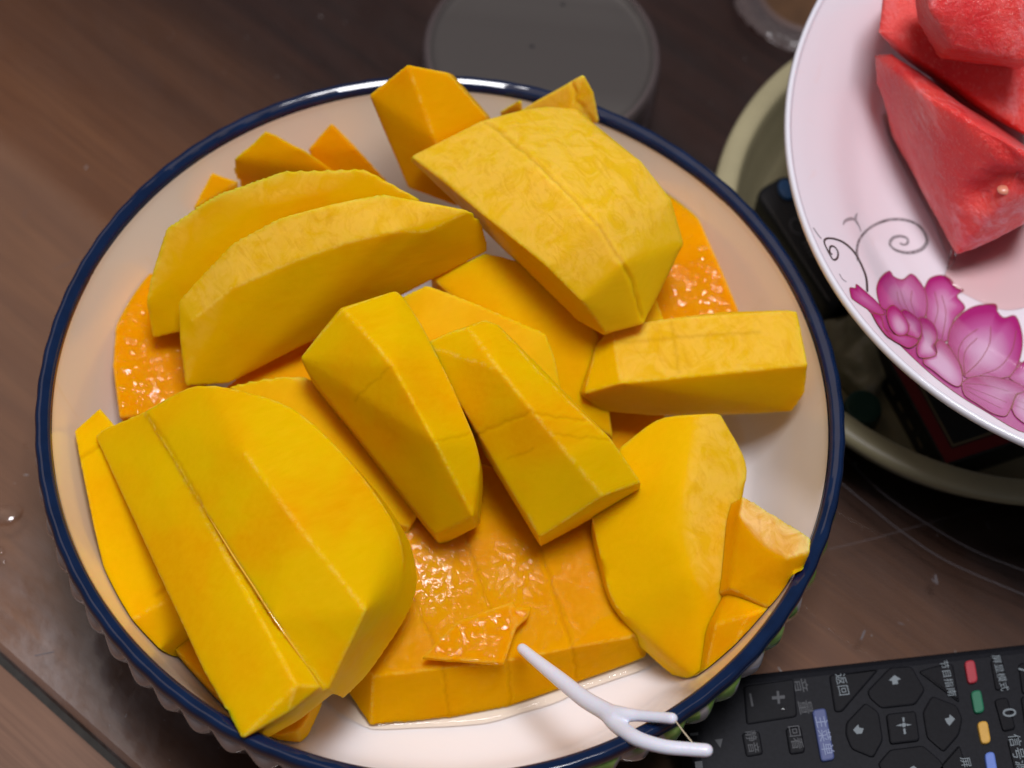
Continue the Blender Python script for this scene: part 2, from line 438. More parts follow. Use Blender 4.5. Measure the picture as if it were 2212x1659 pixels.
q = strip(A2, A1); mesh_obj('ground_edge', q, [(0, 1, 2, 3)], GEDGE, gs, smooth=False)
SCR = plain('scratch_white', (0.11, 0.10, 0.11), 0.5, 0.3)
def ribbon(pts, wid, lift, ups=None):
    pts = np.asarray(pts, float); k = len(pts); vs = []; fs = []
    for i in range(k):
        t = pts[min(i + 1, k - 1)] - pts[max(i - 1, 0)]; t /= max(np.linalg.norm(t), 1e-9)
        u = np.array([0, 0, 1.0]) if ups is None else ups[i]
        s_ = np.cross(u, t); s_ /= max(np.linalg.norm(s_), 1e-9)
        ww = wid[i] if hasattr(wid, '__len__') else wid
        vs += [pts[i] + s_ * ww / 2 + u * lift, pts[i] - s_ * ww / 2 + u * lift]
    for i in range(k - 1): fs.append((2 * i, 2 * i + 1, 2 * i + 3, 2 * i + 2))
    return vs, fs
for ctrl, wd in (([(1815, 975), (1900, 1060), (2000, 1130), (2105, 1190), (2230, 1240)], 0.28),
                 ([(1800, 1030), (1880, 1095), (1950, 1150), (2050, 1215), (2230, 1293)], 0.24),
                 ([(1790, 1187), (1900, 1160), (2040, 1120), (2215, 1072)], 0.10),
                 ([(2020, 1242), (2024, 1262)], 0.5), ([(1868, 1362), (1860, 1382)], 0.45), ([(2130, 1128), (2138, 1144)], 0.2),
                 ([(75, 1417), (118, 1408)], 0.3), ([(118, 582), (172, 562)], 0.15), ([(50, 470), (58, 452)], 0.15), ([(2013, 1250), (2019, 1258)], 0.3),
                 ([(1716, 1218), (1722, 1206)], 0.2), ([(1940, 1345), (1952, 1350)], 0.2)):
    pts = [P(x, y, 0.0) for x, y in curve_pts(ctrl, 36)]
    v_, f_ = ribbon(pts, wd / 1000, 0.00012); mesh_obj('scratch', v_, f_, SCR, gs, smooth=False)

def liquid(name, col, ior=1.34):
    m, nt, b = new_mat(name); nt.nodes.remove(b)
    out = [n_ for n_ in nt.nodes if n_.type == 'OUTPUT_MATERIAL'][0]
    t_ = node(nt, 'ShaderNodeBsdfTransparent'); t_.inputs[0].default_value = (*col, 1)
    g_ = node(nt, 'ShaderNodeBsdfGlossy'); g_.inputs['Roughness'].default_value = 0.02
    f_ = node(nt, 'ShaderNodeFresnel'); f_.inputs[0].default_value = ior
    x_ = node(nt, 'ShaderNodeMixShader'); nt.links.new(f_.outputs[0], x_.inputs[0]); nt.links.new(t_.outputs[0], x_.inputs[1]); nt.links.new(g_.outputs[0], x_.inputs[2])
    nt.links.new(x_.outputs[0], out.inputs[0]); return m
WATER = liquid('water', (1.0, 1.0, 1.0), 1.5)
def drop(px, py, z, rx, ry, h, label, rot=0.0, group='water drops on the table'):
    c = P(px, py, z); vs, fs = [], []; R, K = 20, 6
    for i in range(K + 1):
        a = i / K * math.pi / 2
        for j in range(R):
            t = 2 * math.pi * j / R; wob = 1 + 0.10 * math.sin(2 * t + px) + 0.06 * math.sin(3 * t + py)
            x = rx * math.cos(a) * math.cos(t) * wob; y = ry * math.cos(a) * math.sin(t) * wob
            vs.append(c + np.array([x * math.cos(rot) - y * math.sin(rot), x * math.sin(rot) + y * math.cos(rot), h * math.sin(a) + 0.05]) / 1000)
    for i in range(K):
        for j in range(R): fs.append((i * R + j, i * R + (j + 1) % R, (i + 1) * R + (j + 1) % R, (i + 1) * R + j))
    o = mesh_obj('water_drop', vs, fs, WATER); bm = bmesh.new(); bm.from_mesh(o.data)
    bmesh.ops.remove_doubles(bm, verts=bm.verts[:], dist=1e-7); bm.to_mesh(o.data); bm.free()
    o.data.polygons.foreach_set('use_smooth', [True] * len(o.data.polygons))
    return tag(o, label, 'water drop', group)
drop(14, 1112, 0, 4.4, 3.6, 1.2, 'largest clear water drop at the left table edge', 0.3)
drop(56, 962, 0, 0.9, 0.6, 0.5, 'tiny bright water drop left of the blue bowl rim', 0.2)
drop(-2, 1192, 0, 1.8, 1.3, 0.6, 'medium water drop just below the largest drop at the left edge', 0.4)
drop(6, 1215, 0, 1.3, 0.7, 0.4, 'flat smeared water drop lowest at the left table edge', 0.5)

# ================================================================== THE MANGO BOWL
m_, nt, b = new_mat('white_glaze')
b.inputs['Base Color'].default_value = (0.83, 0.78, 0.735, 1)
ff = noise_tex(nt, 30, 4, 0.55, objco(nt))
wc = mix(nt, rng(nt, ff, 0.35, 0.7), (0.80, 0.79, 0.815), (0.80, 0.785, 0.795))
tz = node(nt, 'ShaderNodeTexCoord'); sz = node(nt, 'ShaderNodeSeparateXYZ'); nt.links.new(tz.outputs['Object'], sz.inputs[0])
wc = mix(nt, rng(nt, sz.outputs['Z'], 0.018, 0.040), wc, (0.90, 0.82, 0.70))      # base colour turns creamier up the wall
smr = noise_tex(nt, 48, 5, 0.6, objco(nt, (1, 1, 0.4)), 0.8)
wc = mix(nt, rng(nt, smr, 0.64, 0.74, 0, 0.28), wc, (0.80, 0.62, 0.30))              # dried juice smears
nt.links.new(wc, b.inputs['Base Color'])
b.inputs['Roughness'].default_value = 0.16; b.inputs['Coat Weight'].default_value = 0.3; b.inputs['Coat Roughness'].default_value = 0.08
b.inputs['Subsurface Weight'].default_value = 0.0
WGLAZE = m_
m_, nt, b = new_mat('navy_glaze')
ff = noise_tex(nt, 160, 5, 0.6, objco(nt))
nt.links.new(mix(nt, rng(nt, ff, 0.35, 0.7), (0.0018, 0.010, 0.040), (0.003, 0.015, 0.056)), b.inputs['Base Color'])
b.inputs['Roughness'].default_value = 0.035; b.inputs['Specular IOR Level'].default_value = 0.6
nt.links.new(bump(nt, noise_tex(nt, 200, 2, 0.5, objco(nt)), 0.03, 0.0004), b.inputs['Normal'])
NAVY = m_
# outside: white glaze with painted green leaves towards one side
m_, nt, b = new_mat('leaf_painted_glaze')
geo = node(nt, 'ShaderNodeTexCoord'); sep = node(nt, 'ShaderNodeSeparateXYZ'); nt.links.new(geo.outputs['Object'], sep.inputs[0])
lf = noise_tex(nt, 62, 3, 0.5, objco(nt, (1, 1, 0.6)), 0.5)
side = rng(nt, sep.outputs['X'], -0.010, 0.020)
leaf = mul(nt, rng(nt, lf, 0.44, 0.47), side)
vein = rng(nt, noise_tex(nt, 240, 3, 0.5, objco(nt)), 0.4, 0.65)
gcol = mix(nt, vein, (0.16, 0.30, 0.055), (0.27, 0.42, 0.12))
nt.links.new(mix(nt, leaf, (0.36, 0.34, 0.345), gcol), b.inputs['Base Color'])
b.inputs['Roughness'].default_value = 0.10; b.inputs['Coat Weight'].default_value = 0.5; b.inputs['Coat Roughness'].default_value = 0.04
LEAFG = m_
bowl = empty('mango_bowl', (0, 0, 0), 'white bowl with navy blue rim and fluted outside full of mango', 'bowl')
mm = lambda l: [(r / 1000, z / 1000) for r, z in l]
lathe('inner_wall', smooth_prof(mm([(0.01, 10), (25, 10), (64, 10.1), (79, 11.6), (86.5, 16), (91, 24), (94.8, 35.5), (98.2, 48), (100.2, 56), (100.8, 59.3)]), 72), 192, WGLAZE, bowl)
NF = 70
def rimw(th, r, z, i):
    return r + 0.00010 * math.cos(NF * th) * max(0, min(1, (r - 0.1015) / 0.003)) + 0.0002 * math.sin(3 * th + 1)
lathe('rim', smooth_prof(mm([(100.8, 59.0), (101.0, 60.4), (101.5, 61.15), (102.3, 61.6), (103.2, 61.95), (104.0, 61.85), (104.7, 61.0), (105.0, 59.3), (104.9, 57.6), (104.2, 56.2)]), 42), 372, NAVY, bowl, rfun=rimw)
def flute(th, r, z, i):
    a = NF / 2 * th
    k = max(0, min(1, (z - 0.004) / 0.015)) * max(0, min(1, (0.0600 - z) / 0.010))
    tw = 0.0
    s_ = abs(math.cos(a + tw))
    return r + k * (0.0026 * (s_ ** 0.8) - 0.0011) + k * 0.0003 * math.sin(2 * a)
lathe('fluted_outer_wall', smooth_prof(mm([(0.01, 1.0), (40, 1.0), (46, 0.3), (50, 0.4), (56, 4), (79.5, 7.2), (88.8, 14.5), (94.2, 24), (98.8, 35), (102.6, 45), (104.5, 51), (104.7, 55.5), (103.6, 58)]), 72), 744, LEAFG, bowl, rfun=flute)

# mango juice lying in the bowl
JUI = liquid('mango_juice', (0.99, 0.955, 0.88))
jp = [(690, 1500), (730, 1540), (790, 1572), (820, 1578), (900, 1574), (985, 1570), (1060, 1562), (1130, 1541), (1200, 1520), (1250, 1497), (1330, 1470), (1400, 1445), (1430, 1400), (1300, 1300), (900, 1350), (720, 1430)]
jc = np.mean([P(x, y, 10.4) for x, y in jp], axis=0)
loop = curve_pts(jp + [jp[0]], 96)[:-1]; vs, fs = [], []; nl = len(loop)
ringp = [(1.0, 0.05), (0.993, 0.30), (0.975, 0.58), (0.95, 0.78), (0.91, 0.90), (0.85, 0.94), (0.6, 0.95), (0.0, 0.95)]
for sc_, h in ringp:
    for x, y in loop:
        p = P(x, y, 10.4); vs.append(jc + (p - jc) * sc_ + np.array([0, 0, h / 1000 + 0.0006 * 0 + 0.0006]))
vs = [np.array([v[0], v[1], v[2] + max(0, np.interp(math.hypot(v[0], v[1]) * 1000, _br, _bz) - 10.3) / 1000]) for v in vs]
for i in range(len(ringp) - 1):
    for j in range(nl): fs.append((i * nl + j, i * nl + (j + 1) % nl, (i + 1) * nl + (j + 1) % nl, (i + 1) * nl + j))
o = mesh_obj('mango_juice', vs, fs, JUI); tag(o, 'thin pool of clear mango juice along the front of the scored cheek', 'juice')

# ================================================================== MANGO PIECES
G = 'cut mango pieces in the bowl'
def mango(name, label, cat, hulls, mat, **k): return fruit(name, label, cat, hulls, mat, group=G, **k)

# bottom scored cheek
mango('mango_cheek', 'orange scored mango cheek lying flat at the bottom front of the bowl', 'mango cheek', [
    ([(805, 1462, 30), (960, 1440, 31), (1100, 1427, 32), (1240, 1399, 32), (1372, 1375, 30), (750, 1380, 32), (760, 1250, 35), (870, 1140, 37), (1040, 1000, 38), (1290, 1080, 38), (1400, 1250, 35)], None,
     [(800, 1568, 12), (970, 1552, 11), (1105, 1526, 11), (1330, 1442, 12), (1395, 1420, 13), (735, 1470, 14), (700, 1300, 12), (1040, 1050, 12), (1420, 1300, 12)])],
    MANGO_W, cuts=[([(870, 1210, 37), (890, 1264, 36), (935, 1384, 33), (960, 1438, 31.5), (970, 1552, 11)], 0.5, 0.35), ([(1000, 1120, 38), (1060, 1310, 35), (1100, 1428, 32), (1105, 1526, 11)], 0.5, 0.35),
                   ([(1160, 1150, 38), (1176, 1199, 38), (1241, 1399, 32), (1250, 1480, 11)], 0.6, 0.4), ([(1372, 1378, 30), (1395, 1420, 13)], 0.6, 0.5)], wetspots=[(930, 1215, 36.5, 14, 1.0), (1110, 1225, 36, 10, 0.42), (1250, 1240, 36, 8, 0.18)])
# hidden pieces that fill the middle of the heap
mango('mango_cheek', 'deep orange mango piece seen in the dark gap below the middle right bar', 'mango cheek', [
    ([(980, 720, 36), (1330, 700, 34), (1440, 900, 24), (1330, 985, 23), (1060, 1030, 24), (900, 900, 28)], (0, 0, -12), [])], MANGO_O, vox=0.001)
mango('mango_cheek', 'dark orange mango piece in the gap under the half moon slice', 'mango cheek', [
    ([(470, 850, 40), (560, 770, 42), (690, 725, 44), (800, 760, 44), (760, 880, 42), (620, 900, 40)], (0, 0, -22), [])], MANGO_O, vox=0.001)
# left wall wet piece
mango('mango_cheek', 'wet orange mango piece glistening against the left wall of the bowl', 'mango cheek', [
    ([(322, 588, 40), (268, 622, 40), (248, 715, 39.5), (243, 790, 38), (258, 902, 34), (330, 895, 34), (420, 840, 35), (460, 700, 38), (400, 600, 40)], (1, 1, -12), [])], MANGO_GL)
# back left small wedges
mango('mango_wedge', 'smallest orange mango wedge tip at the far left behind the back slice', 'mango wedge', [
    ([(457, 370, 56), (517, 392, 53), (415, 450, 50)], None, [(420, 470, 44), (520, 470, 40), (470, 400, 46)])], MANGO_O)
mango('mango_wedge', 'roof shaped orange mango wedge behind the back slice on the left', 'mango wedge', [
    ([(573, 280, 69), (655, 322, 63), (735, 375, 54), (505, 343, 64), (500, 372, 58), (512, 392, 53)], None, [(540, 450, 38), (730, 440, 38), (640, 360, 46)])], MANGO_O)
mango('mango_wedge', 'shiny pointed orange mango wedge second from left behind the back slice', 'mango wedge', [
    ([(716, 265, 62), (664, 322, 57), (700, 400, 46), (775, 325, 56), (838, 392, 46)], None, [(720, 440, 34), (830, 430, 34), (740, 310, 44)])], MANGO_GL, amp=0.0004)
# back tall wedge over the far rim
mango('mango_bar', 'tall smooth orange mango bar leaning over the far rim of the bowl', 'mango bar', [
    ([(880, 139, 92), (968, 157, 86), (1050, 248, 74), (1075, 330, 62), (797, 205, 82), (850, 325, 66), (880, 405, 54), (940, 300, 76), (985, 445, 54)], (1, 5, -7), [])], MANGO_O, keep=24)
# pale pieces behind the barrel
mango('mango_wedge', 'pale yellow split mango wedge standing at the far right rim', 'mango wedge', [
    ([(1260, 162, 86), (1281, 200, 80), (1294, 265, 70), (1165, 218, 72), (1120, 240, 66), (1230, 180, 80), (1225, 260, 72)], (0, 6, -8), [])], MANGO_P, peel=[(0, 0, 1, -2)],
    cuts=[([(1228, 178, 82), (1245, 210, 79), (1262, 240, 76), (1290, 275, 70)], 0.9, 0.5)], amp=0.0004)
mango('mango_wedge', 'small pale mango tip left of the split pale wedge', 'mango wedge', [
    ([(1127, 211, 70), (1130, 240, 64), (1072, 245, 62)], (0, 4, -8), [])], MANGO_P, peel=[(0, 0, 1, -2)])
# right wet slab
mango('mango_cheek', 'wet orange mango slab against the right wall beside the barrel slab', 'mango cheek', [
    ([(1365, 340, 48), (1400, 343, 48.5), (1450, 390, 48.5), (1505, 460, 48.5), (1535, 530, 48), (1560, 590, 46.5), (1597, 672, 44), (1500, 700, 42.5), (1420, 705, 42), (1380, 500, 46)], (1, 0, -12), [])], MANGO_GL)
mango('mango_wedge', 'pale mango tip peeping out under the lower end of the barrel slab', 'mango wedge', [
    ([(1413, 630, 52), (1437, 694, 50), (1392, 702, 50), (1370, 640, 52)], (0, 0, -10), [])], MANGO_P)
# middle lower layer
mango('mango_slice', 'curved yellow mango slice lying under the barrel slab', 'mango slice', [
    ([(930, 598, 62), (1050, 545, 68), (1150, 570, 67), (1240, 650, 62), (1292, 722, 56), (1275, 780, 52), (1290, 870, 40), (1325, 945, 34), (1240, 900, 42), (1100, 700, 58)], (0, 4, -14), [(1320, 960, 24)])], MANGO,
    peel=[(0.2, 0.2, 1, 0.93)])
mango('mango_slice', 'yellow mango slice between the two middle bars and the half moon slice', 'mango slice', [
    ([(868, 640, 66), (922, 615, 69), (1040, 660, 68), (1180, 720, 64), (1200, 775, 60), (1216, 860, 54), (1050, 900, 56), (900, 760, 62)], (0, 3, -14), [])], MANGO_P)
mango('mango_slice', 'pale mottled mango slice peeping out right of the big lower left cheek', 'mango slice', [
    (cv([(495, 832, 54), (600, 812, 58), (680, 820, 58), (748, 870, 56), (832, 980, 51), (907, 1100, 43)]) + [ (885, 1138, 40), (855, 1132, 40), (650, 1000, 48)], (-3, -2, -18), [])], MANGO_P, peel=[(0.35, 0.2, 1, 0.80)])
# back slices (standing half moons)
mango('mango_slice', 'rear half moon mango slice behind the front half moon at upper left', 'mango slice', [
    ([(316, 650, 58), (325, 600, 63), (360, 490, 74), (460, 420, 82), (610, 368, 86), (785, 364, 86), (910, 430, 78), (345, 550, 66), (430, 505, 72), (565, 440, 80), (675, 425, 81), (825, 425, 79), (330, 732, 46), (388, 718, 48), (900, 470, 66)], None,
     [(330, 700, 40), (700, 520, 46), (900, 480, 50), (360, 640, 42)])], MANGO, peel=[(-0.1, -0.3, 1, 0.83)], keep=15)
mango('mango_slice', 'front half moon mango slice with a broad flat cut face at upper left', 'mango slice', [
    ([(385, 650, 62), (425, 605, 68), (460, 570, 73), (500, 525, 79), (600, 470, 88), (710, 443, 92), (825, 418, 93), (950, 443, 90), (1018, 454, 87), (1045, 482, 80), (1056, 542, 68),
      (388, 735, 56), (415, 692, 63), (500, 622, 74), (625, 568, 82), (750, 524, 87), (845, 502, 89), (925, 500, 86),
      (400, 836, 46), (490, 831, 46), (700, 720, 54)], None, [(430, 780, 44), (700, 690, 50), (1000, 540, 60), (450, 660, 58)])], MANGO, peel=[(-0.1, -0.3, 1, 0.78)], keep=20)
# barrel slab
mango('mango_cheek', 'large barrel shaped mango slab with one long groove at upper right', 'mango cheek', [
    ([(887, 338, 76), (960, 388, 82), (1050, 470, 87), (1180, 575, 86), (1255, 650, 80), (1308, 720, 66), (1040, 260, 82), (1160, 365, 94), (1290, 480, 94), (1350, 570, 87), (1392, 700, 66),
      (1130, 236, 82), (1180, 230, 80), (1245, 235, 77), (1310, 300, 84), (1385, 347, 84), (1450, 430, 80), (1478, 527, 73), (1412, 660, 65),
      (887, 348, 70), (985, 442, 68), (1100, 545, 66), (1245, 690, 62), (1303, 724, 60)], None, [(1000, 400, 58), (1350, 640, 52), (1440, 520, 56), (1250, 260, 62)])], MANGO_P,
    peel=[(0.05, -0.05, 1, 0.72)], cuts=[([(1050, 258, 84), (1110, 305, 92), (1180, 360, 98), (1250, 430, 100), (1300, 490, 98), (1345, 560, 92), (1375, 615, 83), (1395, 690, 68)], 1.0, 0.55)], keep=34, soft=24)
# right bar
mango('mango_bar', 'rectangular yellow mango bar lying across the right side of the bowl', 'mango bar', [
    ([(1288, 742, 55), (1322, 706, 59), (1420, 690, 61), (1560, 674, 61), (1700, 669, 65), (1722, 672, 66), (1746, 788, 65), (1600, 785, 60), (1450, 808, 60), (1340, 828, 58), (1262, 850, 51),
      (1246, 852, 43), (1300, 888, 40), (1400, 898, 39), (1530, 897, 38), (1640, 893, 37), (1712, 888, 46), (1738, 850, 54)], None, [(1330, 760, 33), (1690, 745, 33)])], MANGO,
    peel=[(0.0, 0.1, 1, 0.88)], cuts=[([(1450, 690, 78), (1462, 800, 77)], 0.05, 0.5), ([(1340, 735, 77), (1500, 720, 78), (1640, 712, 77)], 0.04, 0.6)], keep=25)
# right lower cheek
mango('mango_cheek', 'large peeled mango cheek with a pale patch standing at the lower right', 'mango cheek', [
    (cv([(1340, 966, 54), (1422, 905, 59), (1500, 896, 62), (1556, 893, 60)]) + cv([(1556, 893, 60), (1612, 1000, 54), (1602, 1080, 52), (1590, 1180, 48), (1575, 1290, 43), (1522, 1466, 29)]) + cv([(1506, 1474, 27), (1420, 1402, 32), (1330, 1310, 39), (1300, 1220, 43), (1278, 1120, 46)]) + [
      (1480, 1060, 61), (1500, 1250, 52), (1440, 1150, 56), (1400, 1030, 57)], (0, 3, -14), [])], MANGO, peel=[(0.5, -0.2, 1, 0.93)], keep=50, soft=60)
mango('mango_wedge', 'thick mango chunk with pale rough top at the right rim', 'mango wedge', [
    ([(1605, 1070, 60), (1752, 1160, 69), (1750, 1192, 68), (1700, 1207, 66), (1640, 1166, 63), (1596, 1112, 60), (1732, 1240, 60), (1660, 1313, 53), (1576, 1272, 52)], (-4, 3, -14), [])], MANGO_O, peel=[(0, 0.2, 1, 0.74)])
mango('mango_wedge', 'lowest orange mango wedge tucked under the pale topped chunk by the right rim', 'mango wedge', [
    ([(1580, 1262, 48), (1674, 1310, 52), (1644, 1354, 47), (1557, 1470, 34), (1518, 1473, 31), (1545, 1350, 46), (1615, 1330, 52)], (-3, 3, -12), [])], MANGO_O)
# lower left
mango('mango_bar', 'long yellow mango bar leaning on the left wall beside the big cheek', 'mango bar', [
    ([(160, 930, 48), (215, 880, 51), (245, 915, 51), (300, 1050, 52), (390, 1280, 46), (405, 1340, 38), (345, 1402, 32), (272, 1368, 32), (244, 1310, 36), (200, 1130, 44), (275, 1345, 38)], (2, 1, -16), [])], MANGO,
    cuts=[([(172, 985, 50), (225, 950, 51.5)], 0.4, 0.6), ([(330, 1285, 47), (400, 1225, 49)], 0.35, 0.6)])
mango('mango_cheek', 'flat orange mango piece under the big lower left cheek near the front rim', 'mango cheek', [
    ([(362, 1385, 26), (400, 1340, 28), (440, 1450, 27), (498, 1538, 27), (560, 1585, 28), (600, 1590, 28), (642, 1580, 28), (660, 1560, 28), (692, 1490, 30), (650, 1300, 32)], (0, 1, -14), [])], MANGO_O)
mango('mango_cheek', 'biggest yellow mango cheek split lengthwise in two at the lower left', 'mango cheek', [
    ([(205, 942, 52), (225, 925, 55), (310, 889, 63), (365, 970, 65), (430, 1085, 66.5), (475, 1180, 68), (560, 1330, 70), (640, 1480, 71), (692, 1484, 66.5), (620, 1540, 66.5), (522, 1596, 64), (440, 1450, 61), (330, 1180, 56), (235, 992, 53), (510, 1200, 65), (590, 1330, 66.5)], (2, 4, -15), []),
    (cv([(310, 889, 64), (400, 841, 70), (445, 832, 74), (512, 841, 76), (630, 880, 77), (732, 970, 76), (820, 1080, 73), (866, 1172, 69), (862, 1280, 63), (770, 1425, 58), (707, 1492, 61)]) + [(365, 970, 66), (430, 1085, 68), (503, 1200, 70), (592, 1336, 71),
      (530, 980, 79), (640, 1130, 80.5), (790, 1318, 76)], (3, 4, -16), [])], MANGO_G,
    cuts=[([(312, 895, 70), (365, 970, 73.5), (430, 1085, 75)], 0.35, 0.35)], keep=20)
cheek = [o_ for o_ in COL.objects if o_.get('label', '').startswith('biggest yellow mango cheek')][0]
v_, f_ = tube([p_ + np.array([0, 0, 0.0001]) for p_ in (P(447, 1110, 68.2), P(476, 1156, 69.1), P(503, 1200, 69.7), P(548, 1268, 70.2), P(592, 1337, 70.4), P(640, 1405, 67.4), P(686, 1470, 63.6))], [0.00006, 0.00018, 0.00024, 0.00026, 0.00026, 0.00022, 0.0001], 8)
mesh_obj('wet_cut_line', v_, f_, plain('juice_film', (0.78, 0.45, 0.03), 0.06, 0.6, coat=1.0), cheek)
# middle bars
mango('mango_bar', 'left of the two yellow mango bars crossing the middle with a long ridge', 'mango bar', [
    ([(735, 665, 84), (648, 772, 74), (662, 802, 71), (780, 882, 67), (880, 1040, 57), (940, 1157, 48), (740, 667, 86), (800, 732, 89), (850, 792, 90), (940, 955, 82), (1022, 1115, 62),
      (855, 627, 84)] + cv([(872, 642, 83), (922, 722, 82), (1006, 900, 76), (1036, 992, 69), (1032, 1108, 58)]), (1, 4, -15), [])], MANGO_G,
    cuts=[([(760, 868, 71), (845, 790, 91)], 0.10, 0.35), ([(940, 955, 83), (1020, 935, 74)], 0.10, 0.35)], keep=20)
mango('mango_bar', 'right of the two yellow mango bars crossing the middle with scored cut lines', 'mango bar', [
    ([(912, 744, 80), (960, 722, 84), (1010, 706, 87), (1080, 800, 88), (1150, 888, 84), (1230, 985, 76), (1302, 1072, 66), (1010, 900, 74), (1085, 1010, 66), (1140, 1110, 58), (1164, 1162, 53),
      (1048, 690, 86), (1076, 700, 85), (1160, 800, 83), (1275, 910, 77), (1322, 950, 73), (1386, 1042, 63)], (1, 4, -14), [])], MANGO_G,
    cuts=[([(1020, 945, 81), (1150, 890, 93.5), (1270, 905, 86)], 0.25, 0.4), ([(1095, 995, 79), (1150, 975, 84)], 0.10, 0.35), ([(1200, 935, 91.5), (1322, 950, 83)], 0.12, 0.35)], keep=20)
# chip on the scored cheek
mango('mango_chip', 'small wet triangular mango chip lying on the scored cheek by the floss pick', 'mango chip', [
    ([(910, 1421, 37), (985, 1345, 39), (1060, 1315, 39.6), (1112, 1297, 40), (1115, 1355, 39), (1088, 1433, 37)], (0.2, 0.5, -3.0), []),
    ([(1105, 1312, 40), (1150, 1309, 40), (1142, 1332, 39), (1108, 1362, 39)], (0, 0.3, -2.5), [])], MANGO_GL, vox=0.0005, amp=0.0003)

# dust and lint on the glass sheet
vs, fs = [], []
rr_ = random.Random(3)
for i in range(240):
    x, y = (rr_.uniform(0, 2212), rr_.uniform(0, 1659)) if i > 70 else (rr_.gauss(600, 90), rr_.gauss(1585, 28))
    p = P(x, y, 0.0); rd = math.hypot(p[0], p[1])
    if rd < 0.075 or (p - L0a) @ N1 < 0.001: continue
    sz_ = abs(rr_.gauss(0.06, 0.06)) + 0.04; an = rr_.uniform(0, 6.3); ln = sz_ * rr_.choice([1, 1, 1.4, 4])
    ux_, uy_ = np.array([math.cos(an), math.sin(an), 0]), np.array([-math.sin(an), math.cos(an), 0]); k = len(vs)
    for aa, bb2 in ((-ln, -sz_), (ln, -sz_ * 0.6), (ln * 0.8, sz_), (-ln * 0.7, sz_ * 0.8)): vs.append(p + (ux_ * aa + uy_ * bb2) / 1000 + np.array([0, 0, 0.00003]))
    vs.append(p + np.array([0, 0, sz_ / 1000])); fs += [(k, k + 1, k + 4), (k + 1, k + 2, k + 4), (k + 2, k + 3, k + 4), (k + 3, k, k + 4)]
o = mesh_obj('dust', vs, fs, plain('dust_specks', (0.34, 0.33, 0.33), 0.7), smooth=False); tag(o, 'fine pale dust and lint scattered over the glass', 'dust', kind='stuff')

# ================================================================== FLOSS PICK
PICKM, nt, b = new_mat('white_plastic')
b.inputs['Base Color'].default_value = (0.72, 0.74, 0.84, 1); b.inputs['Roughness'].default_value = 0.32
b.inputs['Subsurface Weight'].default_value = 0.3; b.inputs['Subsurface Scale'].default_value = 0.002
nt.links.new(bump(nt, noise_tex(nt, 900, 2, 0.5, objco(nt)), 0.06, 0.0003), b.inputs['Normal'])
THREAD = plain('floss_thread', (0.62, 0.52, 0.36), 0.6)
pick = empty('floss_pick', tuple(P(1330, 1545, 58)), 'white plastic floss pick resting on the front rim of the bowl', 'floss pick')
bm = bmesh.new()
def add_chain(ctrl, n=26, flat=1.0):
    pts = curve_pts([P(x, y, z) for x, y, z, r in ctrl], n); k = len(pts)
    rr = np.interp(np.linspace(0, 1, k), np.linspace(0, 1, len(ctrl)), [c_[3] for c_ in ctrl]) / 1000
    v_, f_ = tube(pts, rr, 14)
    vv = [bm.verts.new(tuple(x)) for x in v_]
    for f in f_: bm.faces.new([vv[i] for i in f])
    for p, r in ((pts[0], rr[0]), (pts[-1], rr[-1])):
        bmesh.ops.create_icosphere(bm, subdivisions=2, radius=r, matrix=Matrix.Translation(Vector(p)))
add_chain([(1128, 1401, 40, 1.4), (1160, 1428, 42.5, 1.65), (1210, 1468, 46.5, 2.0), (1260, 1508, 51, 2.2), (1300, 1532, 54.5, 2.3), (1335, 1552, 57.5, 2.7)])
add_chain([(1310, 1538, 55.5, 2.2), (1345, 1543, 59, 1.9), (1380, 1546, 61.5, 1.45), (1420, 1549, 64.5, 1.4), (1452, 1552, 67, 1.4)])
add_chain([(1310, 1540, 55.5, 2.1), (1335, 1568, 58.5, 2.1), (1375, 1595, 63.5, 1.9), (1430, 1612, 66.8, 1.75), (1485, 1618, 68.2, 1.7), (1526, 1621, 69, 1.65)])
me = remeshed(bm, 0.00033, 4)
nv = len(me.vertices); co = np.empty(nv * 3); me.vertices.foreach_get('co', co); co = co.reshape(-1, 3) - np.array(pick.location); me.vertices.foreach_set('co', co.ravel())
me.materials.clear(); me.materials.append(PICKM); me.polygons.foreach_set('use_smooth', [True] * len(me.polygons)); me.name = 'handle'
link(bpy.data.objects.new('handle', me), pick)
v_, f_ = tube([P(1454, 1550, 67.5), P(1476, 1580, 68), P(1502, 1612, 69)], 0.00016, 6)
mesh_obj('floss', v_, f_, THREAD, pick)

# ================================================================== TRAY AND WHAT LIES IN IT
CREAM = plain('cream_plastic', (0.36, 0.32, 0.19), 0.38, 0.45, var=0.06, scale=60)
TC = np.array([0.1605, 0.0986, 0.0])
tray = empty('round_tray', tuple(TC), 'round cream plastic tray under the flowered plate', 'tray')
lathe('tray_body', smooth_prof(mm([(0.01, 3.2), (60, 3.2), (72, 3.6), (76, 6), (79.5, 13), (81.5, 19.2)]), 40), 128, CREAM, tray, loc=tuple(TC))
lathe('tray_rim', smooth_prof(mm([(81.5, 19.2), (82.5, 21.3), (84.5, 21.8), (87.0, 21.6), (88.9, 20.6), (89.3, 18.5), (88.4, 17.5)]), 36), 128, CREAM, tray, loc=tuple(TC))
lathe('tray_outer_wall', smooth_prof(mm([(88.4, 17.5), (85.5, 16.8), (83, 10), (79, 2.2), (72, 0.5), (0.01, 0.5)]), 36), 128, CREAM, tray, loc=tuple(TC))

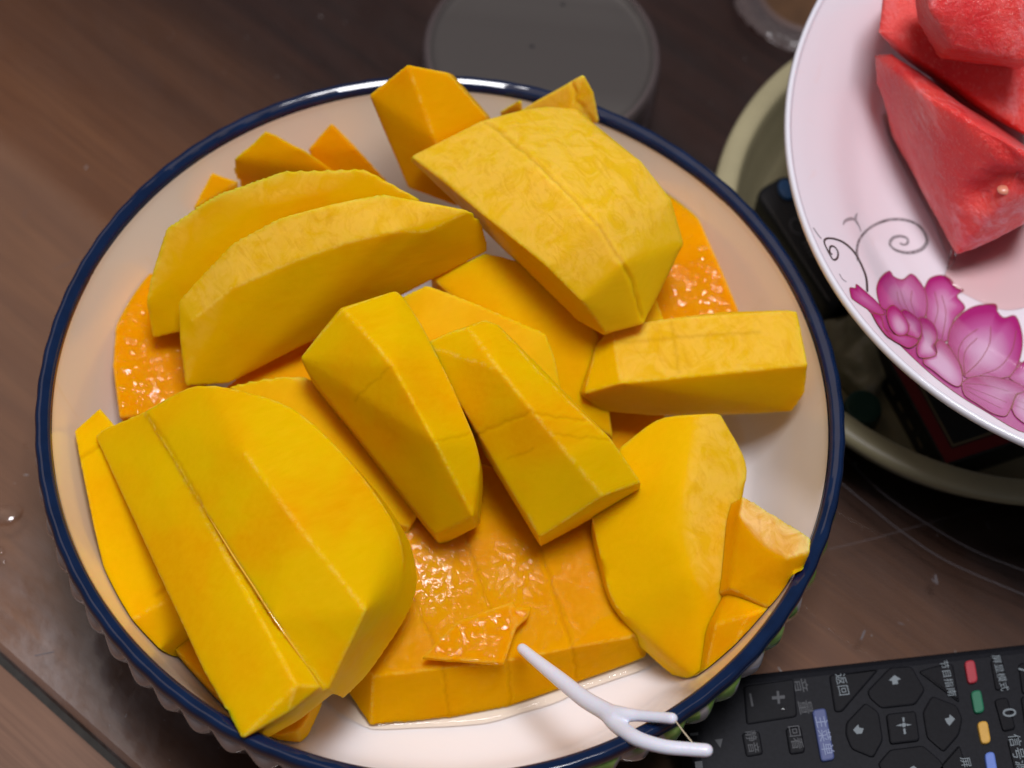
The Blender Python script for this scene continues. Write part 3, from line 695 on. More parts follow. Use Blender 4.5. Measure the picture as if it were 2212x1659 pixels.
BLK = plain('black_plastic', (0.012, 0.012, 0.015), 0.42, 0.4, var=0.15, scale=800, bmp=0.05)
BLK2 = plain('black_rubber', (0.010, 0.0105, 0.013), 0.55, 0.35, var=0.12, scale=700, bmp=0.06)
def prism(poly_world, z0, z1, bevel=0.0008, seg=2):
    """upright prism over a plan outline (world xy), bevelled on top. returns verts, faces."""
    bm = bmesh.new(); vt = [bm.verts.new((p[0], p[1], z1)) for p in poly_world]
    f = bm.faces.new(vt)
    if f.normal.z < 0: f.normal_flip()
    r = bmesh.ops.extrude_face_region(bm, geom=[f]); nv = [v for v in r['geom'] if isinstance(v, bmesh.types.BMVert)]
    for v in nv: v.co.z = z0
    bm.normal_update(); bmesh.ops.recalc_face_normals(bm, faces=bm.faces[:])
    te = [e_ for e_ in bm.edges if all(abs(v.co.z - z1) < 1e-7 for v in e_.verts)]
    if bevel: bmesh.ops.bevel(bm, geom=te, offset=bevel, segments=seg, affect='EDGES', profile=0.5)
    bmesh.ops.recalc_face_normals(bm, faces=bm.faces[:])
    vs = [np.array(v.co) for v in bm.verts]; bm.verts.index_update(); fs = [[v.index for v in f_.verts] for f_ in bm.faces]; bm.free()
    return vs, fs
def round_poly(pts, r, n=4):
    out = []; k = len(pts); pts = [np.array(p[:2], float) for p in pts]
    for i in range(k):
        p, a, b2 = pts[i], pts[i - 1], pts[(i + 1) % k]
        da, db = a - p, b2 - p; la, lb = np.linalg.norm(da), np.linalg.norm(db)
        rr = min(r, la * 0.45, lb * 0.45); s0, s1 = p + da / la * rr, p + db / lb * rr
        for t in np.linspace(0, 1, n + 1): out.append((1 - t) ** 2 * s0 + 2 * t * (1 - t) * p + t * t * s1)
    return out
# small remote in the tray
zt = 21.0
r2 = [P(1630, 412, zt), P(1702, 370, zt), P(1905, 560, zt), P(1795, 668, zt)]
rc = np.mean(r2, axis=0); rc[2] = 0.006
rem2 = empty('small_remote', tuple(rc), 'small black remote with a blue button sticking out from under the flowered plate', 'remote control')
v_, f_ = prism(round_poly(r2, 0.004), 0.006, zt / 1000, 0.0015, 3); mesh_obj('body', v_, f_, BLK, rem2)
bb = P(1698, 412, zt); ring = [bb + np.array([0.0030 * math.cos(t) * 0.8 - 0.0036 * math.sin(t) * 0.25, 0.0030 * math.cos(t) * 0.2 + 0.0036 * math.sin(t), 0]) for t in np.linspace(0, 2 * math.pi, 24, endpoint=False)]
v_, f_ = prism([x for x in ring], zt / 1000, zt / 1000 + 0.0012, 0.0005); mesh_obj('blue_button', v_, f_, plain('blue_rubber', (0.045, 0.16, 0.42), 0.4), rem2)
GREYP = plain('grey_print', (0.10, 0.10, 0.115), 0.6)
cp = [P(x, y, zt) for x, y in curve_pts([(1733, 478), (1716, 473), (1707, 483), (1712, 500), (1728, 508)], 24)]
v_, f_ = ribbon(cp, 0.0006, 0.0003); mesh_obj('printed_curl', v_, f_, GREYP, rem2)
for i in range(4):
    v_, f_ = ribbon([P(1733 + 5 * i, 528 + 9 * i, zt), P(1748 + 6 * i, 522 + 9 * i, zt)], 0.0006, 0.0003); mesh_obj('printed_mark', v_, f_, GREYP, rem2)
# red bordered box
zb = 17.0
c0 = P(2042, 1006, zb); ca = P(1918, 776, zb); cb = P(2135, 952, zb)
da = (ca - c0) / np.linalg.norm(ca - c0); db = (cb - c0) / np.linalg.norm(cb - c0); db = db - da * (da @ db); db /= np.linalg.norm(db)
bx = [c0, c0 + da * 0.062, c0 + da * 0.062 + db * 0.045, c0 + db * 0.045]
box = empty('card_box', tuple(np.array([c0[0], c0[1], 0.0040])), 'dark box with red border and pale inner line lying in the cream tray', 'box')
v_, f_ = prism([x for x in bx], 0.004, zb / 1000, 0.0004); mesh_obj('box_body', v_, f_, plain('dark_card', (0.012, 0.012, 0.010), 0.5, var=0.2), box, smooth=False)
def frame(w0, w1, lift, mat, name):
    vs, fs = [], []
    for w_ in (w0, w1):
        for a_, b_ in ((w_, w_), (0.062 - w_, w_), (0.062 - w_, 0.045 - w_), (w_, 0.045 - w_)):
            p = c0 + da * a_ + db * b_; vs.append(np.array([p[0], p[1], zb / 1000 + lift]))
    for i in range(4): fs.append((i, (i + 1) % 4, 4 + (i + 1) % 4, 4 + i))
    o = mesh_obj(name, vs, fs, mat, box, smooth=False); fix_normals(o.data)
frame(0.0006, 0.0042, 0.00015, plain('red_card', (0.20, 0.012, 0.014), 0.45), 'red_border')
frame(0.0047, 0.0053, 0.00015, plain('beige_line', (0.22, 0.17, 0.09), 0.5), 'pale_line')
for i in range(9):                        # pale dashes along the dark side of the box
    p = c0 + da * (0.004 + 0.0062 * i) - db * 0.0003; z_ = 0.009
    vs = [p + da * 0 + np.array([0, 0, z_ - p[2]]), p + da * 0.0035 + np.array([0, 0, z_ - p[2]]), p + da * 0.0035 + np.array([0, 0, z_ + 0.0016 - p[2]]), p + np.array([0, 0, z_ + 0.0016 - p[2]])]
    mesh_obj('pale_dash', vs, [(0, 1, 2, 3)], plain('dash', (0.26, 0.21, 0.13), 0.6), box, smooth=False)
# dark green cap
gc = P(1862, 884, 9); cap = empty('green_cap', tuple(np.array([gc[0], gc[1], 0.0036])), 'dark green ribbed cap lying by the tray wall', 'cap')
lathe('cap_body', smooth_prof(mm([(0.01, 7.4), (4.6, 7.4), (5.4, 6.6), (5.6, 4), (5.7, 0.3)]), 24), 48, plain('dark_green_plastic', (0.008, 0.05, 0.034), 0.4), cap, loc=tuple(cap.location),
      rfun=lambda th, r, z, i: r + (0.0001 if r > 0.005 else 0) * math.cos(24 * th))
# crumpled cream wrapper
bm = hull_bm([P(*v) for v in [(1770, 690, 14), (1880, 680, 16), (1940, 780, 12), (1880, 860, 9), (1810, 800, 9), (1790, 740, 12)]] + [P(*v) - np.array([0, 0, 0.007]) for v in [(1770, 690, 14), (1880, 680, 14), (1940, 780, 12), (1880, 860, 11), (1810, 800, 11)]])
me = remeshed(bm, 0.0009, 3); nv = len(me.vertices); co = np.empty(nv * 3); me.vertices.foreach_get('co', co); co = co.reshape(-1, 3)
for i in range(nv):
    q = co[i] * 95; d = noise.noise(tuple(q)); d2 = noise.noise(tuple(q * 2.3)); co[i, 2] += 0.0028 * (abs(d) - 0.2) + 0.0012 * abs(d2); co[i, :2] += 0.0012 * np.array([d2, d])
co[:, 2] = np.maximum(co[:, 2], 0.0042); base = np.array([co[:, 0].mean(), co[:, 1].mean(), co[:, 2].min()])
me.vertices.foreach_set('co', (co - base).ravel()); me.materials.clear(); me.materials.append(plain('cream_wrapper', (0.30, 0.27, 0.17), 0.4, var=0.25, scale=120)); me.name = 'crumpled_wrapper'
me.polygons.foreach_set('use_smooth', [True] * len(me.polygons))
o = bpy.data.objects.new('crumpled_wrapper', me); link(o); o.location = base; tag(o, 'crumpled cream wrapper in the tray between remote and box', 'wrapper')

# ================================================================== FLOWERED PLATE WITH WATERMELON
PC = np.array([0.18302, 0.08881, 0.0900]); PN = np.array([-0.09422, -0.09795, 1.0]); PN /= np.linalg.norm(PN)
PX = np.cross(np.array([0, 1.0, 0]), PN); PX /= np.linalg.norm(PX); PY = np.cross(PN, PX)
PF = np.stack([PX, PY, PN], axis=1)          # local -> world
m_, nt, b = new_mat('cool_white_porcelain')
ff = noise_tex(nt, 14, 3, 0.5, objco(nt)); st_ = noise_tex(nt, 85, 5, 0.6, objco(nt), 0.5)
c = mix(nt, rng(nt, ff, 0.35, 0.7), (0.77, 0.735, 0.80), (0.77, 0.70, 0.76))
c = mix(nt, rng(nt, st_, 0.60, 0.78, 0, 0.30), c, (0.78, 0.55, 0.52))
nt.links.new(c, b.inputs['Base Color']); b.inputs['Roughness'].default_value = 0.14; b.inputs['Coat Weight'].default_value = 0.3
PORC = m_
RIMP = plain('cool_white_rim', (0.76, 0.76, 0.83), 0.12, 0.5, coat=0.4)
plate = empty('flowered_plate', tuple(PC), 'white porcelain plate with pink lotus print holding watermelon', 'plate')
PPROF = [(0.01, -33), (30, -33), (52, -31.8), (66, -27.5), (77, -20), (86, -11), (93.5, -4.8), (98.4, -1.0)]
pp = smooth_prof(mm(PPROF), 64)
lathe('plate_inside', pp, 160, PORC, plate, loc=tuple(PC), frame=PF)
lathe('plate_rim', smooth_prof(mm([(98.4, -1.0), (99.0, -0.1), (99.7, 0.1), (100.3, -0.5), (100.5, -1.8), (99.8, -3.2)]), 30), 160, RIMP, plate, loc=tuple(PC), frame=PF)
lathe('plate_outside', smooth_prof(mm([(99.8, -3.2), (96, -6.5), (88, -14.5), (78, -24), (67, -32), (54, -36), (46, -37), (45, -44), (43, -44.5), (41, -44), (40, -37), (0.01, -37)]), 60), 160, RIMP, plate, loc=tuple(PC), frame=PF)
_pr = np.array([p[0] for p in pp]); _pz = np.array([p[1] for p in pp])
def on_plate(px, py, lift=0.0):
    """where the photo point lands on the plate's inside; returns world point and surface normal."""
    d = PF.T @ ray(px, py); o_ = PF.T @ (CAM - PC)
    lo, hi = (0.010 - o_[2]) / d[2], (-0.040 - o_[2]) / d[2]
    f = lambda t: (o_ + d * t)[2] - np.interp(np.hypot(*(o_ + d * t)[:2]), _pr, _pz, right=0.03)
    ts = np.linspace(lo, hi, 160); prev = None; hit = None; LIM = 0.0982
    for t in ts:
        q = o_ + d * t; r_ = np.hypot(q[0], q[1])
        if r_ < LIM:
            if f(t) > 0: prev = t
            elif prev is not None: hit = t; break
            else: break
    if hit is None:                        # the sight line grazes the rim: take the wall just below it
        zl = np.interp(LIM, _pr, _pz); q = o_ + d * ((zl - o_[2]) / d[2]); r0 = np.hypot(q[0], q[1])
        q = np.array([q[0] / r0 * LIM, q[1] / r0 * LIM, zl])
        n_ = np.array([-q[0] / LIM * 0.7, -q[1] / LIM * 0.7, 1.0]); n_ /= np.linalg.norm(n_)
        return PC + PF @ (q + n_ * lift), PF @ n_
    a, b2 = prev, hit
    for _ in range(30):
        mid = (a + b2) / 2
        if f(mid) > 0: a = mid
        else: b2 = mid
    p = o_ + d * b2; r = np.hypot(p[0], p[1]); sl = (np.interp(r + 0.0005, _pr, _pz) - np.interp(r - 0.0005, _pr, _pz)) / 0.001
    n_ = np.array([-sl * p[0] / r, -sl * p[1] / r, 1.0]); n_ /= np.linalg.norm(n_)
    return PC + PF @ (p + n_ * lift), PF @ n_
# printed petals: pale heart (tone) towards magenta edges, printed colour carried per corner
m_, nt, b = new_mat('lotus_print'); at = attr(nt, 'tone')
rp = node(nt, 'ShaderNodeValToRGB'); nt.links.new(at.outputs['Fac'], rp.inputs[0])
els = rp.color_ramp.elements; els[0].position = 0.0; els[0].color = (0.62, 0.36, 0.54, 1); els[1].position = 0.85; els[1].color = (0.36, 0.014, 0.16, 1)
e_ = els.new(0.45); e_.color = (0.46, 0.09, 0.29, 1)
nt.links.new(rp.outputs[0], b.inputs['Base Color']); b.inputs['Roughness'].default_value = 0.15; b.inputs['Coat Weight'].default_value = 0.3
PETAL = m_
LINE = plain('petal_line', (0.26, 0.055, 0.055), 0.3); VEIN = LINE
SWIRL = plain('grey_swirl_print', (0.055, 0.05, 0.05), 0.3); SWIRL2 = plain('pale_swirl_print', (0.34, 0.31, 0.34), 0.3)
lay = [0.00006]
def point_in(poly, x, y):
    ins = False; k = len(poly); j = k - 1
    for i in range(k):
        xi, yi = poly[i]; xj, yj = poly[j]
        if (yi > y) != (yj > y) and x < (xj - xi) * (y - yi) / (yj - yi) + xi: ins = not ins
        j = i
    return ins
def petal(outline, veins=(), heart=None, dark=1.0, light=0.0, n=72):
    lay[0] += 0.000035; L = lay[0]
    loop = curve_pts(list(outline) + [outline[0]], n)[:-1]; k = len(loop)
    cx, cy = heart if heart else loop.mean(axis=0)
    vs, fs, tone = [], [], []; rings = 9
    for i in range(rings + 1):
        s_ = 1 - i / rings
        for x, y in loop:
            vs.append(on_plate(cx + (x - cx) * s_, cy + (y - cy) * s_, L)[0])
            yy = (y - cy) / max(1, abs(loop[:, 1] - cy).max())
            tone.append(min(1, max(0, light + (dark - light) * (s_ ** 1.7) * (0.80 - 0.32 * yy))))
    for i in range(rings):
        for j in range(k): fs.append((i * k + j, i * k + (j + 1) % k, (i + 1) * k + (j + 1) % k, (i + 1) * k + j))
    o = mesh_obj('lotus_petal', vs, fs, PETAL, plate); a = o.data.attributes.new('tone', 'FLOAT', 'POINT')
    if len(o.data.vertices) == len(tone): a.data.foreach_set('value', tone)
    o.data.polygons.foreach_set('use_smooth', [True] * len(o.data.polygons))
    bm = bmesh.new(); bm.from_mesh(o.data); bm.normal_update()
    fl = [f for f in bm.faces if f.normal.dot(Vector(PN)) < 0]; bmesh.ops.reverse_faces(bm, faces=fl); bm.to_mesh(o.data); bm.free()
    def stroke(pts2, wid, mat=LINE, name='petal_line'):
        h = [on_plate(x, y, L + 0.00002) for x, y in pts2]
        v_, f_ = ribbon([a_ for a_, _ in h], wid, 0.0, [b_ for _, b_ in h]); mesh_obj(name, v_, f_, mat, o, smooth=False)
    lp = np.vstack([loop, loop[:1]]); stroke(lp, 0.00030)
    for vn in veins:
        stroke(curve_pts(vn, 18), 0.00022)
def zp(pts):                                  # points read in an enlargement of the plate (2.0741x, origin 1742,663.6)
    return [(1742 + x * 0.2666, 663.6 + y * 0.2666) for x, y in pts]
def zq(pts):                                  # second enlargement (origin 1548,331.8; 0.4334 per pixel)
    return [(1548.4 + x * 0.4334, 331.8 + y * 0.4334) for x, y in pts]
# back petals
petal([(1842, 634), (1880, 676), (1950, 752), (2030, 824), (2120, 884), (2230, 934), (2230, 800), (2130, 770), (2040, 742), (1960, 706), (1900, 660)], light=0.45, dark=0.75)
petal(zq([(668, 715), (662, 672), (690, 672), (696, 654), (740, 690), (800, 745), (835, 800), (800, 800), (740, 770), (680, 730)]), light=0.35)
petal(zq([(1030, 680), (1060, 625), (1120, 608), (1165, 630), (1190, 670), (1228, 682), (1195, 712), (1235, 770), (1180, 830), (1150, 930), (1100, 930), (1050, 860), (1040, 760)]), [zq([(1085, 690), (1100, 780), (1080, 860)]), zq([(1120, 710), (1140, 800), (1120, 930)])], light=0.1)
petal(zq([(800, 720), (795, 670), (815, 620), (858, 588), (880, 615), (925, 630), (968, 602), (1010, 640), (1040, 700), (1045, 780), (1020, 830), (960, 820), (870, 790), (820, 770)]), [zq([(895, 690), (905, 740), (935, 800)]), zq([(912, 685), (935, 750), (965, 805)]), zq([(970, 685), (965, 740), (985, 805)])], light=0.15)
petal(zp([(1140, 300), (1160, 180), (1230, 80), (1330, 10), (1420, -15), (1530, -20), (1545, 40), (1600, 90), (1690, 75), (1740, 200), (1745, 330), (1710, 470), (1650, 560), (1520, 585), (1400, 575), (1280, 570), (1250, 480), (1190, 380)]), [zp([(1385, 180), (1270, 270), (1225, 400), (1280, 560)]), zp([(1380, 255), (1290, 350), (1270, 450), (1285, 560)]), zp([(1490, 160), (1480, 300), (1400, 440), (1290, 545)]), zp([(1700, 190), (1660, 360), (1560, 490), (1400, 560)])], heart=zp([(1440, 380)])[0], light=0.0)
petal(zp([(1640, 580), (1700, 500), (1800, 420), (1900, 420), (1900, 640), (1800, 660), (1700, 620)]), light=0.2)
petal(zp([(1250, 620), (1330, 575), (1450, 565), (1600, 590), (1700, 620), (1800, 680), (1760, 700), (1700, 710), (1670, 780), (1640, 850), (1600, 890), (1500, 865), (1380, 790), (1280, 720)]), [zp([(1280, 625), (1450, 640), (1640, 690)]), zp([(1290, 650), (1450, 710), (1620, 780)]), zp([(1280, 670), (1400, 740), (1580, 830)])], light=0.25)
petal(zp([(1660, 830), (1690, 740), (1730, 705), (1850, 690), (1900, 900), (1800, 960), (1700, 900)]), [zp([(1680, 800), (1780, 850)]), zp([(1700, 760), (1790, 800)])], light=0.05, dark=0.7)
petal(zp([(940, 430), (990, 420), (1050, 380), (1040, 310), (1080, 270), (1140, 320), (1210, 420), (1250, 520), (1255, 620), (1210, 650), (1120, 600), (1020, 520), (950, 470)]), heart=zp([(1060, 450)])[0], light=-0.2)
petal(zp([(890, 380), (890, 320), (925, 230), (900, 110), (940, 90), (1010, 130), (1050, 210), (1045, 280), (1020, 330), (1045, 390), (1000, 415), (940, 420), (905, 410)]), heart=zp([(975, 320)])[0], light=-0.1)
petal(zp([(740, 60), (790, 30), (870, 80), (915, 130), (925, 210), (900, 260), (860, 250), (800, 220), (815, 150)]), light=0.2)
petal(zp([(640, 80), (650, 20), (700, -5), (760, 50), (810, 130), (820, 200), (780, 240), (720, 230), (670, 170)]), heart=zp([(755, 170)])[0], light=-0.1)
petal(zp([(600, 190), (640, 195), (720, 240), (800, 240), (890, 270), (880, 310), (820, 340), (750, 310), (670, 260)]), light=0.4)
petal(zp([(520, 60), (590, 80), (620, 180), (680, 260), (640, 240), (570, 150)]), light=0.5)
# swirls
def pstroke(pts2, wid, mat, name='swirl_print', n=60, taper=False):
    cp_ = curve_pts(pts2, n); h = [on_plate(x, y, 0.00012) for x, y in cp_]
    ww = [wid * (0.5 + 0.7 * math.sin(math.pi * i / (len(h) - 1))) for i in range(len(h))] if taper else wid
    v_, f_ = ribbon([a_ for a_, _ in h], ww, 0.0, [b_ for _, b_ in h]); mesh_obj(name, v_, f_, mat, plate, smooth=False)
sw = zq([(748, 690), (742, 620), (715, 550), (680, 490), (630, 445), (580, 425), (545, 425), (535, 445), (560, 500), (580, 530), (600, 520), (602, 490), (585, 465), (565, 465), (562, 490), (575, 505)])
pstroke(sw, 0.0006, SWIRL, n=90)
sw2 = zq([(705, 535), (698, 480), (715, 420), (770, 365), (850, 332), (930, 330), (1000, 355), (1040, 405), (1045, 445), (1015, 480), (950, 495), (890, 480), (862, 450), (880, 420), (920, 412), (950, 425), (950, 448), (930, 455), (915, 445)])
pstroke(sw2, 0.0009, SWIRL2, n=110, taper=True)
pstroke([(x - 2.0, y + 0.5) for x, y in sw2], 0.00028, SWIRL, n=110); pstroke([(x + 1.5, y + 1.2) for x, y in sw2[:12]], 0.00022, SWIRL, n=80)
pstroke([(x + 2.2, y - 1) for x, y in sw[:7]], 0.00025, SWIRL, n=50)
pstroke(zq([(718, 390), (700, 345), (675, 325), (640, 335), (628, 355)]), 0.0008, SWIRL2, taper=True); pstroke(zq([(705, 360), (690, 330), (698, 298)]), 0.0008, SWIRL2, taper=True)
pstroke(zq([(480, 370), (500, 400), (520, 425)]), 0.0005, SWIRL2); pstroke(zq([(610, 600), (625, 625), (645, 640)]), 0.0004, SWIRL2)
# pink juice puddle
PJ = liquid('watermelon_juice', (0.99, 0.84, 0.82))
jl = curve_pts([(1905, 250), (1925, 310), (1960, 380), (2010, 470), (2045, 550), (2060, 567), (2040, 600), (2090, 640), (2190, 670), (2280, 600), (2290, 300), (2100, 150), (1905, 250)], 80)[:-1]
jc2 = np.mean(jl, axis=0); vs, fs = [], []; nl = len(jl)
for s_, h in ((1.0, 0.00015), (0.99, 0.0006), (0.965, 0.0009), (0.6, 0.0009), (0.0, 0.0009)):
    for x, y in jl: vs.append(on_plate(jc2[0] + (x - jc2[0]) * s_, jc2[1] + (y - jc2[1]) * s_, h)[0])
for i in range(4):
    for j in range(nl): fs.append((i * nl + j, i * nl + (j + 1) % nl, (i + 1) * nl + (j + 1) % nl, (i + 1) * nl + j))
o = mesh_obj('watermelon_juice', vs, fs, PJ); tag(o, 'shallow pink watermelon juice pooled on the flowered plate', 'juice')

def melon_mat():
    m, nt, b = new_mat('watermelon_flesh')
    v = objco(nt)
    a = noise_tex(nt, 38, 4, 0.55, v, 0.6)
    c = mix(nt, rng(nt, a, 0.32, 0.68), (0.66, 0.022, 0.028), (0.78, 0.085, 0.070))
    str_ = noise_tex(nt, 260, 5, 0.68, objco(nt, (1.0, 0.35, 1.0), (0.2, 0.1, 0.45)), 0.5)
    reg = rng(nt, noise_tex(nt, 26, 3, 0.5, v), 0.42, 0.62)
    c = mix(nt, mul(nt, rng(nt, str_, 0.46, 0.66, 0, 0.85), reg), c, (0.80, 0.30, 0.32))
    cr = noise_tex(nt, 900, 3, 0.6, v)
    c = mix(nt, rng(nt, cr, 0.55, 0.8, 0, 0.35), c, (0.86, 0.36, 0.30))
    nt.links.new(c, b.inputs['Base Color'])
    b.inputs['Subsurface Weight'].default_value = 0.6; b.inputs['Subsurface Radius'].default_value = (1, 0.18, 0.12); b.inputs['Subsurface Scale'].default_value = 0.007
    b.inputs['Roughness'].default_value = 0.38
    n1 = bump(nt, noise_tex(nt, 900, 3, 0.65, v), 0.7, 0.0009); n1 = bump(nt, str_, 0.6, 0.0009, n1)
    nt.links.new(n1, b.inputs['Normal']); nt.links.new(n1, b.inputs['Coat Normal'])
    b.inputs['Coat Weight'].default_value = 0.35; b.inputs['Coat Roughness'].default_value = 0.08; b.inputs['Specular IOR Level'].default_value = 0.2
    return m
MELON = melon_mat(); GM = 'watermelon chunks on the flowered plate'
fruit('watermelon_chunk', 'nearest watermelon chunk whose pointed tip rests towards the lotus', 'watermelon chunk', [
    ([(1887, 115, 88), (1925, 116, 92), (1890, 180, 80), (1990, 200, 100), (2110, 270, 104), (2240, 345, 104), (2066, 555, 64), (2240, 470, 76), (2105, 540, 66), (1915, 260, 70)], None, [(1925, 290, 62), (2060, 545, 60), (2240, 440, 62), (2240, 330, 64), (1950, 190, 64)])],
    MELON, cuts=[([(2110, 430, 86), (2150, 400, 92), (2215, 400, 92)], 4.0, 3.5), ([(2190, 350, 100), (2140, 300, 103), (2110, 275, 103)], 1.2, 1.5)], vox=0.0009, sm=3, amp=0.0008, group=GM, bowl=False, keep=32, soft=30)
fruit('watermelon_chunk', 'deep red watermelon chunk shaded between the other two chunks', 'watermelon chunk', [
    ([(1908, -30, 104), (1896, 70, 100), (1905, 85, 96), (1940, 115, 88), (2060, 110, 92), (2260, 180, 88), (2260, 320, 82), (2100, 230, 84), (2000, 160, 82), (2200, -30, 110)], None, [(1925, 0, 70), (1930, 100, 74), (2240, 300, 66), (2240, 0, 70)])],
    MELON, vox=0.0009, sm=3, amp=0.0008, group=GM, bowl=False, keep=32, soft=30)
fruit('watermelon_chunk', 'topmost watermelon chunk with a rough edge at the plate back', 'watermelon chunk', [
    ([(2000, -40, 128), (2010, 22, 124), (2058, 105, 114), (2130, 116, 114), (2240, 132, 114), (2260, 0, 126), (2240, -60, 128)], (0, 8, -14), [])],
    MELON, vox=0.0009, sm=3, amp=0.0008, group=GM, bowl=False, keep=32, soft=30)
sd = P(2172, 411, 89.0); vs, fs = [], []
for i in range(7):
    a = math.pi * i / 6
    for j in range(12):
        t = 2 * math.pi * j / 12; vs.append(sd + np.array([0.0023 * math.cos(a) * 1.0, 0, 0]) + np.array([0, 0.0015 * math.sin(a) * math.cos(t) * (1 - 0.25 * math.cos(a)), 0.001 * math.sin(a) * math.sin(t)]))
for i in range(6):
    for j in range(12): fs.append((i * 12 + j, i * 12 + (j + 1) % 12, (i + 1) * 12 + (j + 1) % 12, (i + 1) * 12 + j))
o = mesh_obj('watermelon_seed', vs, fs, plain('pale_seed', (0.66, 0.24, 0.15), 0.35, coat=0.3)); tag(o, 'pale watermelon seed in the hollow of the nearest chunk', 'seed')

# ================================================================== TV REMOTE
ZR = 18.0
t0, t1 = P(1600, 1452, ZR), P(2212, 1385, ZR); e1 = (t1 - t0); e1[2] = 0; e1 /= np.linalg.norm(e1); e2r = np.array([e1[1], -e1[0], 0])
rp_ = [t0 - e1 * 0.017, t0 + e1 * 0.16, t0 + e1 * 0.16 + e2r * 0.050, t0 - e1 * 0.017 + e2r * 0.050]
remote = empty('tv_remote', (float(t0[0] + e2r[0] * .025), float(t0[1] + e2r[1] * .025), 0.0), 'long black television remote with coloured keys lying on the table', 'remote control')
RBODY = plain('remote_shell', (0.0095, 0.010, 0.0132), 0.5, 0.12, var=0.2, scale=900, bmp=0.08)
KEY = plain('remote_key', (0.0058, 0.006, 0.0082), 0.5, 0.12, var=0.2, scale=900, bmp=0.06)
v_, f_ = prism(round_poly(rp_, 0.013, 8), 0.0004, ZR / 1000, 0.0035, 4); mesh_obj('body', v_, f_, RBODY, remote, smooth=False)
PRINT = plain('key_print', (0.16, 0.19, 0.21), 0.6); PRINTD = plain('worn_key_print', (0.05, 0.053, 0.06), 0.6)
def zr(pts): return [(1437.8 + x * 0.35, 1327 + y * 0.35) for x, y in pts]
def key(poly, h=0.9, mat=KEY, rad=0.0010, name='key'):
    pw = [P(x, y, ZR + h) for x, y in zr(poly)]
    v_, f_ = prism(round_poly(pw, rad, 3), ZR / 1000 - 0.0003, (ZR + h) / 1000, 0.00045, 2)
    return mesh_obj(name, v_, f_, mat, remote, smooth=False)
def flat(poly, owner, h=0.9, mat=PRINT, name='key_symbol'):
    pw = [P(x, y, ZR + h) + np.array([0, 0, 0.00008]) for x, y in zr(poly)]
    o = mesh_obj(name, pw, [tuple(range(len(pw)))], mat, owner, smooth=False)
    bm = bmesh.new(); bm.from_mesh(o.data); bm.normal_update(); bmesh.ops.reverse_faces(bm, faces=[f for f in bm.faces if f.normal.z < 0]); bm.to_mesh(o.data); bm.free()
def lettering(txt, at, size, owner, h=0.9, mat=PRINT, gap=1.0, ang=None):
    """text printed along the key; the remote lies on its side, so the line runs towards the near edge."""
    cu = bpy.data.curves.new('t', 'FONT'); cu.body = txt; cu.size = size / 1000; cu.align_x = 'CENTER'; cu.align_y = 'CENTER'; cu.space_character = gap
    to = bpy.data.objects.new('t', cu); COL.objects.link(to); dg = bpy.context.evaluated_depsgraph_get()
    me = bpy.data.meshes.new_from_object(to.evaluated_get(dg), depsgraph=dg); bpy.data.objects.remove(to)
    c_ = P(*zr([at])[0], ZR + h); bx_ = e2r; by_ = e1
    n_ = len(me.vertices); co = np.empty(n_ * 3); me.vertices.foreach_get('co', co); co = co.reshape(-1, 3)
    wv = c_ + co[:, :1] * bx_ + co[:, 1:2] * by_ + np.array([0, 0, 0.00009])
    me.vertices.foreach_set('co', (wv - parent_loc(owner)).ravel()); me.materials.clear(); me.materials.append(mat); me.name = 'key_lettering'
    link(bpy.data.objects.new('key_lettering', me), owner)
k = key([(480, 440), (795, 395), (815, 630), (500, 680)], 0.5, name='volume_rocker')
flat([(655, 508), (735, 500), (736, 520), (657, 527)], k, 0.5, PRINTD); flat([(684, 475), (699, 473), (707, 552), (692, 554)], k, 0.56, PRINTD)
flat([(515, 490), (527, 488), (543, 568), (530, 570)], k, 0.5, PRINTD)
lettering('音量', (842, 508), 4.2, remote, 0.0, PRINTD, 1.9)
k = key([(1010, 372), (1320, 335), (1090, 600), (1045, 600)], 0.7, name='return_key'); lettering('返回', (1085, 435), 3.2, k, 0.7, PRINT)
k = key([(1245, 470), (1385, 325), (1520, 318), (1605, 465), (1545, 555), (1335, 578), (1262, 515)], 0.7, name='direction_key')
flat([(1377, 408), (1412, 376), (1452, 400), (1430, 408), (1436, 430), (1400, 434), (1398, 412)], k, 0.7)
k = key([(1115, 665), (1235, 540), (1318, 602), (1345, 775), (1285, 885), (1150, 830), (1112, 740)], 0.7, name='direction_key')
flat([(1157, 714), (1188, 680), (1194, 700), (1222, 705), (1212, 735), (1180, 740)], k, 0.7)
k = key([(1588, 600), (1645, 500), (1800, 560), (1835, 640), (1815, 740), (1720, 850), (1615, 760)], 0.7, name='direction_key')
flat([(1786, 646), (1752, 618), (1750, 638), (1722, 645), (1736, 672), (1752, 688)], k, 0.7)
k = key([(1385, 832), (1590, 806), (1700, 900), (1760, 1010), (1400, 1060), (1310, 920)], 0.7, name='direction_key'); flat([(1508, 948), (1530, 935), (1548, 948), (1540, 975), (1515, 975)], k, 0.7)
k = key([(1362, 612), (1545, 592), (1572, 778), (1388, 800)], 1.0, name='confirm_key')
for poly in ([(1420, 688), (1455, 676), (1456, 692)], [(1520, 682), (1486, 676), (1488, 690)], [(1460, 638), (1473, 636), (1474, 664), (1464, 665)], [(1466, 705), (1478, 704), (1484, 738), (1470, 740)],
             [(1456, 684), (1463, 671), (1477, 670), (1485, 682), (1478, 696), (1464, 697)]): flat(poly, k, 1.0 if len(poly) < 6 else 1.03)
k = key([(1655, 318), (1775, 300), (1818, 545), (1560, 350)], 0.7, name='guide_key'); lettering('节目指南', (1738, 395), 2.6, k, 0.7, PRINT, 1.0)
k = key([(1640, 1000), (1815, 800), (1880, 1000)], 0.7, name='screen_key'); lettering('屏', (1848, 914), 3.0, k, 0.7)
